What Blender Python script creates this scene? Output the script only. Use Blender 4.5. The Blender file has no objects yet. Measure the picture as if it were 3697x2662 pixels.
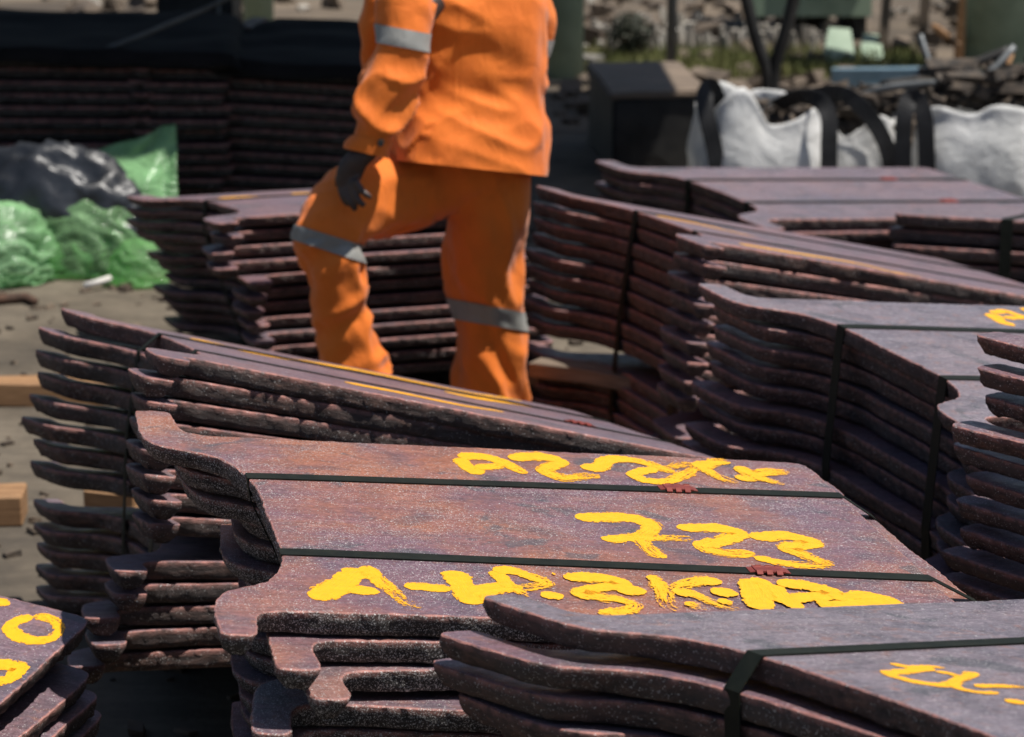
import bpy, bmesh, math, random
import numpy as np
from mathutils import Vector, Matrix, noise as mn
from mathutils.geometry import tessellate_polygon

S = bpy.context.scene
COL = S.collection
R = math.radians
SRC_W, SRC_H, FPX = 3697.0, 2662.0, 11400.0
CAM_H, PITCH = 2.5, R(14)

# ------------------------------------------------------------------ camera
cam = bpy.data.cameras.new('camera')
cam.sensor_width = 36.0
cam.lens = 36.0 * FPX / SRC_W
cam.clip_start, cam.clip_end = 0.1, 3000
cam.dof.use_dof = True
cam.dof.focus_distance = 5.45
cam.dof.aperture_fstop = 5.8
co = bpy.data.objects.new('camera', cam)
COL.objects.link(co)
co.location = (0, 0, CAM_H)
co.rotation_euler = (R(90) - PITCH, 0, 0)
S.camera = co

# ------------------------------------------------------------------ sky and sun
SUN_EL, SUN_AZ = R(67), R(104)
sd = Vector((math.sin(SUN_AZ) * math.cos(SUN_EL), math.cos(SUN_AZ) * math.cos(SUN_EL), math.sin(SUN_EL)))
w = bpy.data.worlds.new('World')
S.world = w
w.use_nodes = True
nt = w.node_tree
nt.nodes.clear()
sky = nt.nodes.new('ShaderNodeTexSky')
sky.sky_type = 'NISHITA'
sky.sun_disc = False
sky.sun_elevation, sky.sun_rotation = SUN_EL, SUN_AZ
bg = nt.nodes.new('ShaderNodeBackground')
bg.inputs[1].default_value = 0.066
wo = nt.nodes.new('ShaderNodeOutputWorld')
nt.links.new(sky.outputs[0], bg.inputs[0])
nt.links.new(bg.outputs[0], wo.inputs[0])
sl = bpy.data.lights.new('sun', 'SUN')
sl.energy, sl.angle, sl.color = 5.0, R(0.6), (1.0, 0.95, 0.88)
so = bpy.data.objects.new('sun', sl)
COL.objects.link(so)
so.rotation_euler = sd.to_track_quat('Z', 'Y').to_euler()
so.location = (4, -2, 12)
vs = S.view_settings
vs.view_transform, vs.look, vs.exposure, vs.gamma = 'Standard', 'None', 0.3, 1.0
vs.use_curve_mapping = False

# ------------------------------------------------------------------ projection helpers
cp, sp = math.cos(PITCH), math.sin(PITCH)
FWD, UPV = np.array([0, cp, -sp]), np.array([0, sp, cp])
CPOS = np.array([0, 0, CAM_H])


def ray(x, y):
    return FWD + (x - SRC_W / 2) / FPX * np.array([1.0, 0, 0]) - (y - SRC_H / 2) / FPX * UPV


def at(x, y, Y):
    """photo pixel (in a 2268 px wide view) -> point at world depth Y"""
    k = SRC_W / 2268.0
    d = ray(x * k, y * k)
    return Vector(CPOS + d * (Y / d[1]))


def on_ground(x, y, z=0.0):
    k = SRC_W / 2268.0
    d = ray(x * k, y * k)
    return Vector(CPOS + d * ((z - CAM_H) / d[2]))


# ------------------------------------------------------------------ object helpers
def mk(name, me, mat=None, parent=None, label=None, cat=None, group=None, kind=None, M=None):
    o = bpy.data.objects.new(name, me)
    COL.objects.link(o)
    if mat is not None and me is not None and len(me.materials) == 0:
        me.materials.append(mat)
    if M is not None:
        o.matrix_world = M
    if parent is not None:
        o.parent = parent
    if label: o['label'] = label
    if cat: o['category'] = cat
    if group: o['group'] = group
    if kind: o['kind'] = kind
    return o


def mesh(name, vs_, fs, smooth=True):
    me = bpy.data.meshes.new(name)
    me.from_pydata([tuple(v) for v in vs_], [], fs)
    me.validate()
    me.update()
    if smooth:
        me.polygons.foreach_set('use_smooth', [True] * len(me.polygons))
    return me


class MB:
    """collects simple shapes into one mesh"""
    def __init__(s):
        s.v, s.f = [], []

    def add(s, vs_, fs):
        b = len(s.v)
        s.v += [Vector(v) for v in vs_]
        s.f += [[i + b for i in f] for f in fs]
        return s

    def box(s, M, sx, sy, sz, jit=0.0, rng=None, bev=0.0):
        pts = []
        for i in (-1, 1):
            for j in (-1, 1):
                for k in (-1, 1):
                    p = Vector((i * sx / 2, j * sy / 2, k * sz / 2))
                    if jit and rng: p += Vector((rng.uniform(-jit, jit), rng.uniform(-jit, jit), rng.uniform(-jit, jit)))
                    pts.append(M @ p)
        return s.add(pts, [[0, 1, 3, 2], [4, 6, 7, 5], [0, 4, 5, 1], [2, 3, 7, 6], [0, 2, 6, 4], [1, 5, 7, 3]])

    def tube(s, pts, r, n=10, cap=True):
        pts = [Vector(p) for p in pts]
        if not isinstance(r, (list, tuple)): r = [r] * len(pts)
        vs_, fs = [], []
        for i, p in enumerate(pts):
            t = (pts[min(i + 1, len(pts) - 1)] - pts[max(i - 1, 0)]).normalized()
            a = t.cross(Vector((0.13, 0.21, 1)))
            if a.length < 1e-3: a = t.cross(Vector((1, 0, 0)))
            a.normalize()
            b = t.cross(a)
            for k in range(n):
                th = 2 * math.pi * k / n
                vs_.append(p + (a * math.cos(th) + b * math.sin(th)) * r[i])
        for i in range(len(pts) - 1):
            for k in range(n):
                fs.append([i * n + k, i * n + (k + 1) % n, (i + 1) * n + (k + 1) % n, (i + 1) * n + k])
        if cap:
            fs.append(list(range(n))[::-1])
            fs.append([(len(pts) - 1) * n + k for k in range(n)])
        return s.add(vs_, fs)

    def build(s, name, smooth=False):
        return mesh(name, s.v, s.f, smooth)


def cr(pts, n):
    """Catmull-Rom through points (tuples of any length), n samples per span"""
    P = [np.array(p, float) for p in pts]
    P = [2 * P[0] - P[1]] + P + [2 * P[-1] - P[-2]]
    out = []
    for i in range(1, len(P) - 2):
        a, b, c, d = P[i - 1], P[i], P[i + 1], P[i + 2]
        for k in range(n):
            t = k / n
            out.append(0.5 * ((2 * b) + (c - a) * t + (2 * a - 5 * b + 4 * c - d) * t * t + (3 * b - a - 3 * c + d) * t ** 3))
    out.append(P[-2])
    return out


# ------------------------------------------------------------------ materials
class NT:
    def __init__(s, name):
        s.m = bpy.data.materials.new(name)
        s.m.use_nodes = True
        s.t = s.m.node_tree
        s.t.nodes.clear()
        s.out = s.t.nodes.new('ShaderNodeOutputMaterial')

    def n(s, typ, ins=None, **kw):
        nd = s.t.nodes.new('ShaderNode' + typ)
        for k, v in kw.items(): setattr(nd, k, v)
        for k, v in (ins or {}).items(): s.set(nd, k, v)
        return nd

    def set(s, nd, k, v):
        sock = nd.inputs[k]
        if isinstance(v, bpy.types.NodeSocket): s.t.links.new(v, sock)
        elif isinstance(v, bpy.types.Node): s.t.links.new(v.outputs[0], sock)
        else:
            if sock.type == 'RGBA' and len(v) == 3: v = (*v, 1)
            sock.default_value = v

    def coord(s, random=True, scale=(1, 1, 1), kind='Object'):
        tc = s.n('TexCoord')
        v = tc.outputs[kind]
        if random:
            oi = s.n('ObjectInfo')
            mu = s.n('Math', {0: oi.outputs['Random'], 1: 37.0}, operation='MULTIPLY')
            v = s.n('VectorMath', {0: v, 1: mu.outputs[0]}, operation='ADD').outputs[0]
        if scale != (1, 1, 1):
            v = s.n('VectorMath', {0: v, 1: scale}, operation='MULTIPLY').outputs[0]
        return v

    def noise(s, v, scale, detail=4, rough=0.55, dist=0.0):
        return s.n('TexNoise', {'Vector': v, 'Scale': scale, 'Detail': detail, 'Roughness': rough, 'Distortion': dist}).outputs['Fac']

    def ramp(s, f, stops):
        r = s.n('ValToRGB', {0: f})
        e = r.color_ramp.elements
        while len(e) > 1: e.remove(e[-1])
        for i, (p, c) in enumerate(stops):
            x = e[0] if i == 0 else e.new(p)
            x.position = p
            x.color = (c, c, c, 1) if isinstance(c, (int, float)) else (*c, 1)
        return r.outputs[0]

    def mix(s, f, a, b, mode='MIX'):
        m = s.n('MixRGB', {0: f, 1: a, 2: b}, blend_type=mode)
        return m.outputs[0]

    def math(s, op, a, b=0.0):
        return s.n('Math', {0: a, 1: b}, operation=op).outputs[0]

    def attr(s, name):
        return s.n('Attribute', attribute_name=name).outputs['Fac']

    def bump(s, h, strength=0.4, dist=0.002, nrm=None):
        ins = {'Height': h, 'Strength': strength, 'Distance': dist}
        if nrm is not None: ins['Normal'] = nrm
        return s.n('Bump', ins).outputs[0]

    def pbr(s, col, rough, metal=0.0, nrm=None, **kw):
        ins = {'Base Color': col, 'Roughness': rough, 'Metallic': metal}
        ins.update(kw)
        if nrm is not None: ins['Normal'] = nrm
        b = s.n('BsdfPrincipled', ins)
        return b

    def done(s, sh):
        s.t.links.new(sh.outputs[0], s.out.inputs[0])
        return s.m


def simple(name, c1, c2, scale=8, rough=0.6, metal=0.0, bs=0.3, bscale=60, bd=0.003, lo=0.35, hi=0.65, **kw):
    t = NT(name)
    v = t.coord()
    f = t.noise(v, scale, 6)
    col = t.ramp(f, [(lo, c1), (hi, c2)])
    nrm = t.bump(t.noise(v, bscale, 5), bs, bd)
    return t.done(t.pbr(col, rough, metal, nrm, **kw))


def copper(name, slag=0.0, speck=0.5, red=0.0, dark=1.0, spec=.5):
    """oxidised cast copper: purple-brown skin, dark scale, dust specks, red rims, rough side faces"""
    t = NT(name)
    v = t.coord()
    vs_ = t.coord(scale=(1.0, 7.0, 1.0))
    big = t.noise(v, 2.3, 6, 0.6)
    mid = t.noise(v, 9, 8, 0.65, 0.6)
    fine = t.noise(v, 120, 6, 0.7)
    streak = t.noise(t.coord(scale=(6, 60, 6)), 1.6, 6, 0.65)
    c = t.ramp(big, [(0.30, (0.118, 0.086, 0.116)), (0.45, (0.160, 0.094, 0.118)), (0.60, (0.190, 0.096, 0.108)), (0.76, (0.245, 0.112, 0.086))])
    if red: c = t.mix(t.math('MULTIPLY', t.ramp(t.noise(v, 2.4, 4, .6), [(.44, 0.0), (.60, 1.0)]), red), c, (0.30, 0.118, 0.070))
    oc = t.n('SeparateColor', {0: t.n('ObjectInfo').outputs['Color']})
    c = t.mix(oc.outputs[0], c, t.ramp(big, [(.3, (.150, .138, .165)), (.7, (.205, .170, .190))]))
    patch = t.ramp(mid, [(0.48, 0.0), (0.66, 1.0)])
    c = t.mix(t.math('MULTIPLY', patch, 0.62), c, (0.078, 0.070, 0.086))
    mid2 = t.noise(v, 21, 6, 0.6, 1.2)
    c = t.mix(t.math('MULTIPLY', t.ramp(mid2, [(0.55, 0.0), (0.72, 1.0)]), 0.5), c, (0.27, 0.115, 0.07))
    c = t.mix(0.6, c, t.ramp(streak, [(0.3, 0.7), (0.7, 1.4)]), 'MULTIPLY')
    scuff = t.math('MULTIPLY', t.ramp(t.noise(t.coord(scale=(7, 50, 7)), 2.2, 7, .72), [(.57, 0.0), (.70, 1.0)]), t.ramp(t.noise(v, 4.1, 4), [(.42, 0.0), (.6, 1.0)]))
    c = t.mix(t.math('MULTIPLY', scuff, .6), c, (.34, .30, .32))
    blot = t.ramp(t.noise(v, 5.5, 5, .55, 1.0), [(.60, 0.0), (.64, 1.0)])
    c = t.mix(t.math('MULTIPLY', blot, .65), c, (.075, .078, .088))
    c = t.mix(0.7, c, t.ramp(fine, [(0.3, 0.5), (0.7, 1.5)]), 'MULTIPLY')
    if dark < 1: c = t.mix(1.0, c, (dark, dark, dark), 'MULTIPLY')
    # side faces: rough sand-cast wall
    sv = t.coord(scale=(1, 1, 3))
    sn = t.noise(sv, 26, 8, 0.7)
    sb = t.noise(v, 3.1, 3)
    sc = t.ramp(sn, [(0.32, (0.020, 0.016, 0.015)), (0.5, (0.072, 0.044, 0.038)), (0.72, (0.18, 0.096, 0.070))])
    sc = t.mix(t.ramp(sb, [(0.4, 0.0), (0.62, 0.75)]), sc, (0.065, 0.055, 0.053))
    if slag: sc = t.mix(slag, sc, t.ramp(sn, [(0.35, (0.012, 0.012, 0.012)), (0.7, (0.060, 0.054, 0.05))]))
    c = t.mix(t.attr('side'), c, sc)
    # red rim where the scale is knocked off
    rn = t.ramp(t.noise(v, 45, 4), [(0.36, 0.15), (0.6, 0.95)])
    c = t.mix(t.math('MULTIPLY', t.attr('rim'), rn), c, (0.42, 0.185, 0.155))
    # dust specks
    dens = t.ramp(t.noise(v, 5, 4), [(0.35, 0.05), (0.7, 1.0)])
    dens = t.math('ADD', dens, t.math('MULTIPLY', t.attr('side'), slag * 1.1))
    dv = t.n('TexNoise', {'Vector': v, 'Scale': 130.0, 'Detail': 3.0})
    dvv = t.n('VectorMath', {0: v, 1: t.n('VectorMath', {0: dv.outputs['Color'], 1: (.010, .010, .010)}, operation='MULTIPLY').outputs[0]}, operation='ADD').outputs[0]
    for sc_, thr, amt in ((110, 0.17, 0.22), (210, 0.24, 0.5), (360, .3, .62)):
        vo = t.n('TexVoronoi', {'Vector': dvv, 'Scale': sc_, 'Randomness': 1.0})
        dot = t.math('LESS_THAN', vo.outputs['Distance'], thr)
        sep = t.n('SeparateColor', {0: vo.outputs['Color']})
        pick = t.math('LESS_THAN', sep.outputs[0], t.math('MULTIPLY', dens, amt * speck))
        f = t.math('MULTIPLY', dot, pick)
        c = t.mix(t.math('MULTIPLY', f, 0.8), c, (0.62, 0.60, 0.58))
    h = t.math('ADD', t.math('MULTIPLY', t.noise(v, 55, 6, 0.65), 1.0), t.math('MULTIPLY', t.noise(v, 300, 4, 0.6), 0.35))
    h = t.math('ADD', h, t.math('MULTIPLY', t.math('MULTIPLY', sn, t.attr('side')), 2.5))
    nrm = t.bump(h, 0.8, 0.004)
    rg = t.ramp(t.noise(v, 30, 5), [(0.3, 0.30), (0.7, 0.58)])
    rg = t.mix(t.attr('side'), rg, (0.8, 0.8, 0.8))
    return t.done(t.pbr(c, rg, 0.12, nrm, **{'Specular IOR Level': spec}))


M_COP = copper('oxidised_copper', 0.0, 0.45)
M_COPA = copper('slag_spattered_copper', 0.85, 1.0, 0.95)
M_COP_SHADE = copper('shade_darkened_copper', .9, .2, 0, .35, .1)  # same copper with the roof's shade painted in: colour and specular cut
M_STRAP = simple('black_steel_strap', (0.006, 0.008, 0.005), (0.012, 0.014, 0.009), 30, 0.6, 0.0, 0.15, 200, 0.0005, **{'Specular IOR Level': .2})
M_SEAL = simple('red_seal_steel', (0.17, 0.028, 0.018), (0.24, 0.045, 0.03), 60, 0.4, 0.1, 0.1, 200, 0.0005)
M_WOOD = None


def wood_mat(name, a, b):
    t = NT(name)
    v = t.coord(scale=(2, 30, 30))
    f = t.noise(v, 2.0, 6, 0.6, 1.0)
    g = t.noise(t.coord(), 5, 3)
    c = t.ramp(f, [(0.3, a), (0.7, b)])
    c = t.mix(0.5, c, t.ramp(g, [(0.3, 0.55), (0.7, 1.2)]), 'MULTIPLY')
    return t.done(t.pbr(c, 0.75, 0, t.bump(f, 0.3, 0.003)))


M_WOOD = wood_mat('sawn_timber', (0.20, 0.10, 0.042), (0.42, 0.24, 0.115))
M_WOODD = wood_mat('weathered_timber', (0.10, 0.075, 0.055), (0.24, 0.18, 0.13))


def paint_mat():
    t = NT('yellow_brush_paint')
    uv = t.n('TexCoord').outputs['UV']
    sv = t.n('VectorMath', {0: uv, 1: (14.0, 120.0, 1.0)}, operation='MULTIPLY').outputs[0]
    brush = t.noise(sv, 1.0, 5, 0.65)
    grit = t.noise(t.coord(False), 170, 4, 0.7)
    dry = t.attr('dry')
    edge = t.attr('edge')
    # coverage = noise against dryness, falls away at the ragged edges and the stroke end
    h = t.math('ADD', t.math('MULTIPLY', brush, 0.58), t.math('MULTIPLY', grit, 0.42))
    h = t.math('ADD', t.math('MULTIPLY', t.math('SUBTRACT', h, .5), 1.9), .5)
    thr = t.math('ADD', t.math('MULTIPLY', dry, 0.53), t.math('MULTIPLY', t.math('POWER', edge, 4.0), 0.46))
    a = t.n('MapRange', {'Value': t.math('SUBTRACT', h, thr), 'From Min': 0.02, 'From Max': 0.08}).outputs[0]
    col = t.ramp(t.noise(t.coord(False), 60, 4), [(0.3, (0.84, 0.37, 0.003)), (0.7, (0.92, 0.44, 0.005))])
    b = t.pbr(col, 0.45, 0, t.bump(h, 0.5, 0.003))
    tr = t.n('BsdfTransparent')
    mx = t.n('MixShader', {0: a, 1: tr.outputs[0], 2: b.outputs[0]})
    return t.done(mx)


M_PAINT = paint_mat()

# ------------------------------------------------------------------ ground
def ground_mat():
    t = NT('worn_concrete_yard')
    v = t.coord(False)
    a = t.noise(v, 0.9, 8, 0.6)
    b = t.noise(v, 7, 8, 0.65)
    c = t.ramp(a, [(0.3, (0.055, 0.045, 0.034)), (0.5, (0.100, 0.080, 0.057)), (0.7, (0.155, 0.128, 0.094))])
    c = t.mix(0.7, c, t.ramp(b, [(0.3, 0.45), (0.7, 1.35)]), 'MULTIPLY')
    st = t.noise(t.coord(False, (1.2, 9, 1)), 2.0, 5, 0.6)
    c = t.mix(0.5, c, t.ramp(st, [(0.35, 0.65), (0.6, 1.15)]), 'MULTIPLY')
    nrm = t.bump(t.noise(v, 40, 8, 0.7), 0.5, 0.008)
    return t.done(t.pbr(c, 0.9, 0, nrm))


M_GROUND = ground_mat()
bm = bmesh.new()
bmesh.ops.create_grid(bm, x_segments=60, y_segments=60, size=400)
gm = bpy.data.meshes.new('ground')
bm.to_mesh(gm)
bm.free()
mk('ground', gm, M_GROUND, kind='structure')

# ------------------------------------------------------------------ copper plates
PL, PW, PT = 1.12, 1.15, 0.041
NPT = 560
HALF = [(0, 0.0), (0, .10), (0, .20), (-.008, .28), (-.022, .345), (-.045, .40), (-.08, .435), (-.12, .458), (-.15, .485), (-.168, .53),
        (-.174, .60), (-.176, .70), (-.177, .735), (-.174, .748), (-.14, .752), (-.110, .751), (-.105, .738), (-.103, .70), (-.102, .63), (-.095, .60), (-.078, .582), (-.04, .574), (.05, .572)]


def outline(seed, far=1.0, near=1.0, fu=1.0, nu=1.0):
    rng = random.Random(seed)

    def half(sgn, k, ku):
        pts = []
        for u, v_ in HALF:
            if v_ > .58: v_ = .58 + (v_ - .58) * k
            if u < 0: u *= ku
            pts.append((u, sgn * v_))
        return pts
    f = half(1, far, fu)
    n = half(-1, near, nu)
    pts = f + [(0.5, .574), (1.05, .574), (1.098, .571), (1.117, .555), (1.12, .50), (1.12, 0), (1.12, -.50), (1.117, -.555), (1.098, -.571), (1.05, -.574), (0.5, -.574)] + n[::-1][:-1]
    # resample
    P = np.array(pts + [pts[0]])
    d = np.r_[0, np.cumsum(np.hypot(*np.diff(P, axis=0).T))]
    N = NPT
    s = np.linspace(0, d[-1], N, endpoint=False)
    Q = np.c_[np.interp(s, d, P[:, 0]), np.interp(s, d, P[:, 1])]
    for _ in range(2): Q = 0.5 * Q + 0.25 * (np.roll(Q, 1, 0) + np.roll(Q, -1, 0))
    T = np.roll(Q, -1, 0) - np.roll(Q, 1, 0)
    T /= np.linalg.norm(T, axis=1)[:, None]
    Nn = np.c_[T[:, 1], -T[:, 0]]
    # outward check
    area = 0.5 * np.sum(Q[:, 0] * np.roll(Q[:, 1], -1) - np.roll(Q[:, 0], -1) * Q[:, 1])
    if area < 0: Nn = -Nn
    return Q, Nn, area


def plate_mesh(seed, far=1.0, near=1.0, mat=None, PT=.041, fu=1.0, nu=1.0, ls=1.0):
    Q, Nn, area = outline(seed, far, near, fu, nu)
    if ls != 1.0: Q[:, 0] = np.where(Q[:, 0] > 0, Q[:, 0] * ls, Q[:, 0])
    N = len(Q)
    off = Vector((seed * 7.3, seed * 3.1, 0))

    def nz(i, z, f1, a1):
        p = Vector((Q[i][0], Q[i][1], z))
        return a1 * mn.noise(p * f1 + off)
    rings = [(-.004, 0.0, 0), (-.0010, -.0006, 1), (0, -.0028, 1), (-.0015, -.35, 2), (-.003, -.68, 2), (-.006, -.92, 2), (-.014, -1.0, 2)]
    verts, rim, side = [], [], []
    for k, (ins, zz, typ) in enumerate(rings):
        for i in range(N):
            z = zz if typ < 2 else zz * PT
            d = ins + nz(i, 0, 5, .006) + nz(i, 0, 60, .0018) + nz(i, 0, 150, .0016) - .016 * max(0.0, mn.noise(Vector((Q[i][0], Q[i][1], 0)) * 16 + off) - .42)
            if typ == 2:
                d += nz(i, z, 25, .0035) + nz(i, z * 2, 85, .005)
                d -= (0, 0, 0, .001, .006, .012, .013)[k] * min(1.0, max(0.0, (-Q[i][0] - .03) / .06))
                if k >= 4: d += -abs(nz(i, 0, 6, .009))
            if k == len(rings) - 1: z += nz(i, 1, 12, .004)
            if k == 1: z += nz(i, 2, 60, .0012)
            if k == 2: z += nz(i, 2, 50, .002)
            p = Q[i] + Nn[i] * d
            verts.append((p[0], p[1], z))
            rim.append((0.0, 1.0, .8, 0, 0, 0, 0)[k])
            side.append((0, .1, 1, 1, 1, 1, 1)[k])
    faces = []
    flip = area < 0
    for k in range(len(rings) - 1):
        for i in range(N):
            j = (i + 1) % N
            f = [k * N + i, (k + 1) * N + i, (k + 1) * N + j, k * N + j]
            faces.append(f[::-1] if flip else f)
    bm = bmesh.new()
    bv = [bm.verts.new(v) for v in verts]
    for f in faces:
        fc = bm.faces.new([bv[i] for i in f])
        fc.smooth = f[0] % (N * 10 ** 6) >= 2 * N and f[1] >= 2 * N
    top = [bv[i] for i in range(N)]
    bot = [bv[(len(rings) - 1) * N + i] for i in range(N)]
    for ring, up in ((top, True), (bot, False)):
        for t3 in tessellate_polygon([[Vector((v_.co.x, v_.co.y, 0)) for v_ in ring]]):
            p = [ring[i] for i in t3]
            nz3 = (p[1].co - p[0].co).cross(p[2].co - p[0].co).z
            if abs(nz3) < 1e-12: continue
            try: bm.faces.new(p if (nz3 > 0) == up else p[::-1])
            except ValueError: pass
    me = bpy.data.meshes.new('copper_plate')
    bm.to_mesh(me)
    bm.free()
    a = me.attributes.new('rim', 'FLOAT', 'POINT'); a.data.foreach_set('value', rim)
    b = me.attributes.new('side', 'FLOAT', 'POINT'); b.data.foreach_set('value', side)
    me.materials.append(mat)
    return me


PM = [plate_mesh(s, 1 + (s % 3 - 1) * .12, 1 + ((s * 2) % 3 - 1) * .12, M_COP) for s in range(1, 8)]
PMT = [plate_mesh(s, 1 + (s % 3 - 1) * .12, 1 + ((s * 2) % 3 - 1) * .12, M_COP, .031, 1, 1, .73) for s in range(31, 37)]
PMD = [plate_mesh(s, 1 + (s % 3 - 1) * .12, 1 + ((s * 2) % 3 - 1) * .1, M_COP, .041) for s in range(41, 47)]
PMK = [plate_mesh(s, 1, 1, M_COP_SHADE) for s in range(51, 54)]
PMA = [plate_mesh(s, f, n, M_COPA, .041, fu, nu) for s, f, n, fu, nu in ((21, 1.08, .75, 1.04, .80), (22, 1.0, .85, 1, .88), (23, .95, .8, .95, .86), (24, 1.0, .85, 1, .85), (25, .9, .8, 1, .86))]


def frame(pos, yaw, a, b):
    return Matrix.Translation(pos) @ Matrix.Rotation(R(yaw), 4, 'Z') @ Matrix.Rotation(R(a), 4, 'X') @ Matrix.Rotation(R(b), 4, 'Y')


ORD = ['top', 'second', 'third', 'fourth', 'fifth', 'sixth', 'seventh', 'eighth', 'ninth', 'tenth', 'eleventh', 'twelfth', 'thirteenth',
       'fourteenth', 'fifteenth', 'sixteenth', 'seventeenth', 'eighteenth', 'nineteenth', 'twentieth', 'twenty-first', 'twenty-second']


def stack(desc, pos, yaw, a, b, n, zb=0.07, bt=(0, 0), jit=(.02, .02, 1.2), offs=None, seed=0, meshes=None, top_label=None, knots=None, tint=.3):
    """n plates; the top one at pos with tilts a (about u) and b (about v), fanning down to a bottom plate lying at bt.
    offs: {index: (du, dv, dyaw)} for plates seen out of line"""
    rng = random.Random(seed)
    meshes = meshes or PM
    offs = offs or {}
    out = []
    for i in range(n):
        f = i / max(1, n - 1)
        if knots:
            z = float(np.interp(i, [k[0] for k in knots], [k[1] for k in knots]))
            bb = float(np.interp(i, [k[0] for k in knots], [k[2] for k in knots]))
            aa = a + (bt[0] - a) * f
        else:
            z = pos[2] * (1 - f) + (zb + PT) * f
            aa, bb = a * (1 - f) + bt[0] * f, b * (1 - f) + bt[1] * f
        du, dv, dy = (0, 0, 0) if i == 0 else (rng.uniform(-jit[0], jit[0]), rng.uniform(-jit[1], jit[1]), rng.uniform(-jit[2], jit[2]))
        if i in offs: du, dv, dy = offs[i]
        M = frame((pos[0], pos[1], z), yaw + dy, aa, bb)
        M = M @ Matrix.Translation((du, dv, 0))
        lab = top_label if (i == 0 and top_label) else ('lowest' if i == n - 1 else ORD[i]) + ' oxidised copper plate in the stack ' + desc
        me = meshes[i % len(meshes)] if meshes is PMA else meshes[rng.randrange(len(meshes))]
        o = mk('copper_plate', me, None, None, lab, 'copper plate', 'plates of the stack ' + desc, M=M)
        o.color = (tint if i == 0 else rng.uniform(0, .45), 0, 0, 1)
        out.append(o)
    return out


def u_extent(me, v_):
    """min and max u of the plate outline at a given v (at the rim)"""
    n = NPT
    lo, hi = 9, -9
    for i in range(2 * n, 3 * n):
        c = me.vertices[i].co
        if abs(c.y - v_) < .012:
            lo, hi = min(lo, c.x), max(hi, c.x)
    return lo, hi


def hull2(pts):
    pts = sorted(set(pts))
    def cross(o, a, b): return (a[0] - o[0]) * (b[1] - o[1]) - (a[1] - o[1]) * (b[0] - o[0])
    lo, up = [], []
    for p in pts:
        while len(lo) >= 2 and cross(lo[-2], lo[-1], p) <= 0: lo.pop()
        lo.append(p)
    for p in reversed(pts):
        while len(up) >= 2 and cross(up[-2], up[-1], p) <= 0: up.pop()
        up.append(p)
    return lo[:-1] + up[:-1]


def strap(plates, v_, label, seal_u=None, group='black straps round the copper stacks', width=.038, dv_end=0.0, tail=False):
    """band pulled tight round the given plates at lateral position v_ (dv_end: drift towards the far end)"""
    top = plates[0].matrix_world
    O = top @ Vector((0, v_, 0))
    U = (top.to_3x3() @ Vector((1, 0, 0)))
    Uh = Vector((U.x, U.y, 0)).normalized()
    V = (top.to_3x3() @ Vector((0, 1, 0))).normalized()
    Z = Vector((0, 0, 1))
    pts = []
    for p in plates:
        M = p.matrix_world
        Mi = M.inverted()
        # local v of the strap plane on this plate
        lv = (Mi @ (O + Z * (M.translation.z - O.z))).y
        lv = max(-.5, min(.5, lv))
        lo, hi = u_extent(p.data, lv)
        if lo > 5: lo, hi = 0, PL
        for u, z in ((lo, .0), (hi, .0), (lo + .010, -PT), (hi - .010, -PT)):
            wp = M @ Vector((u, lv, z)) - O
            pts.append((round(wp.dot(Uh), 4), round(wp.z, 4)))
    h = hull2(pts)
    c = np.mean(np.array(h), axis=0)
    n = len(h)
    # densify, offset outwards
    path = []
    for i in range(n):
        a, b = np.array(h[i]), np.array(h[(i + 1) % n])
        m = max(1, int(np.linalg.norm(b - a) / .05))
        for k in range(m): path.append(a + (b - a) * k / m)
    path = np.array(path)
    T = np.roll(path, -1, 0) - np.roll(path, 1, 0)
    T /= np.linalg.norm(T, axis=1)[:, None]
    Nn = np.c_[T[:, 1], -T[:, 0]]
    verts, faces = [], []
    smax, smin = path[:, 0].max(), path[:, 0].min()
    N = len(path)
    for i in range(N):
        fr = (path[i][0] - smin) / (smax - smin)
        for side, off in ((-1, .0012), (1, .0012), (1, .0030), (-1, .0030)):
            q = path[i] + Nn[i] * off
            # sides lie flat on the tilted top, plumb on the ends
            p = O + Uh * q[0] + Z * q[1] + V * (side * width / 2 + dv_end * fr)
            verts.append(p)
    for i in range(N):
        j = (i + 1) % N
        for k in range(4):
            l = (k + 1) % 4
            faces.append([i * 4 + k, j * 4 + k, j * 4 + l, i * 4 + l])
    me = mesh('steel_strap', verts, faces, False)
    o = mk('steel_strap', me, M_STRAP, None, label, 'strap', group)
    if seal_u is not None:
        b = MB()
        Ml = top @ Matrix.Translation((seal_u, v_ + dv_end * seal_u / PL, .0058))
        b.box(Ml, .052, .036, .0026)
        for k in (-1, 0, 1):
            for s in (-1, 1):
                b.box(Ml @ Matrix.Translation((k * .0175 + s * .003, s * .0205, -.0004)) @ Matrix.Rotation(R(s * -25), 4, 'X'), .0105, .011, .0026)
        b.box(Ml @ Matrix.Translation((-.030, 0, -.0016)) @ Matrix.Rotation(R(-8), 4, 'Y'), .012, .031, .0014)
        b.box(Ml @ Matrix.Translation((.030, 0, -.0016)) @ Matrix.Rotation(R(8), 4, 'Y'), .012, .031, .0014)
        mk('strap_seal', b.build('strap_seal'), M_SEAL, o)
    return o


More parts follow.
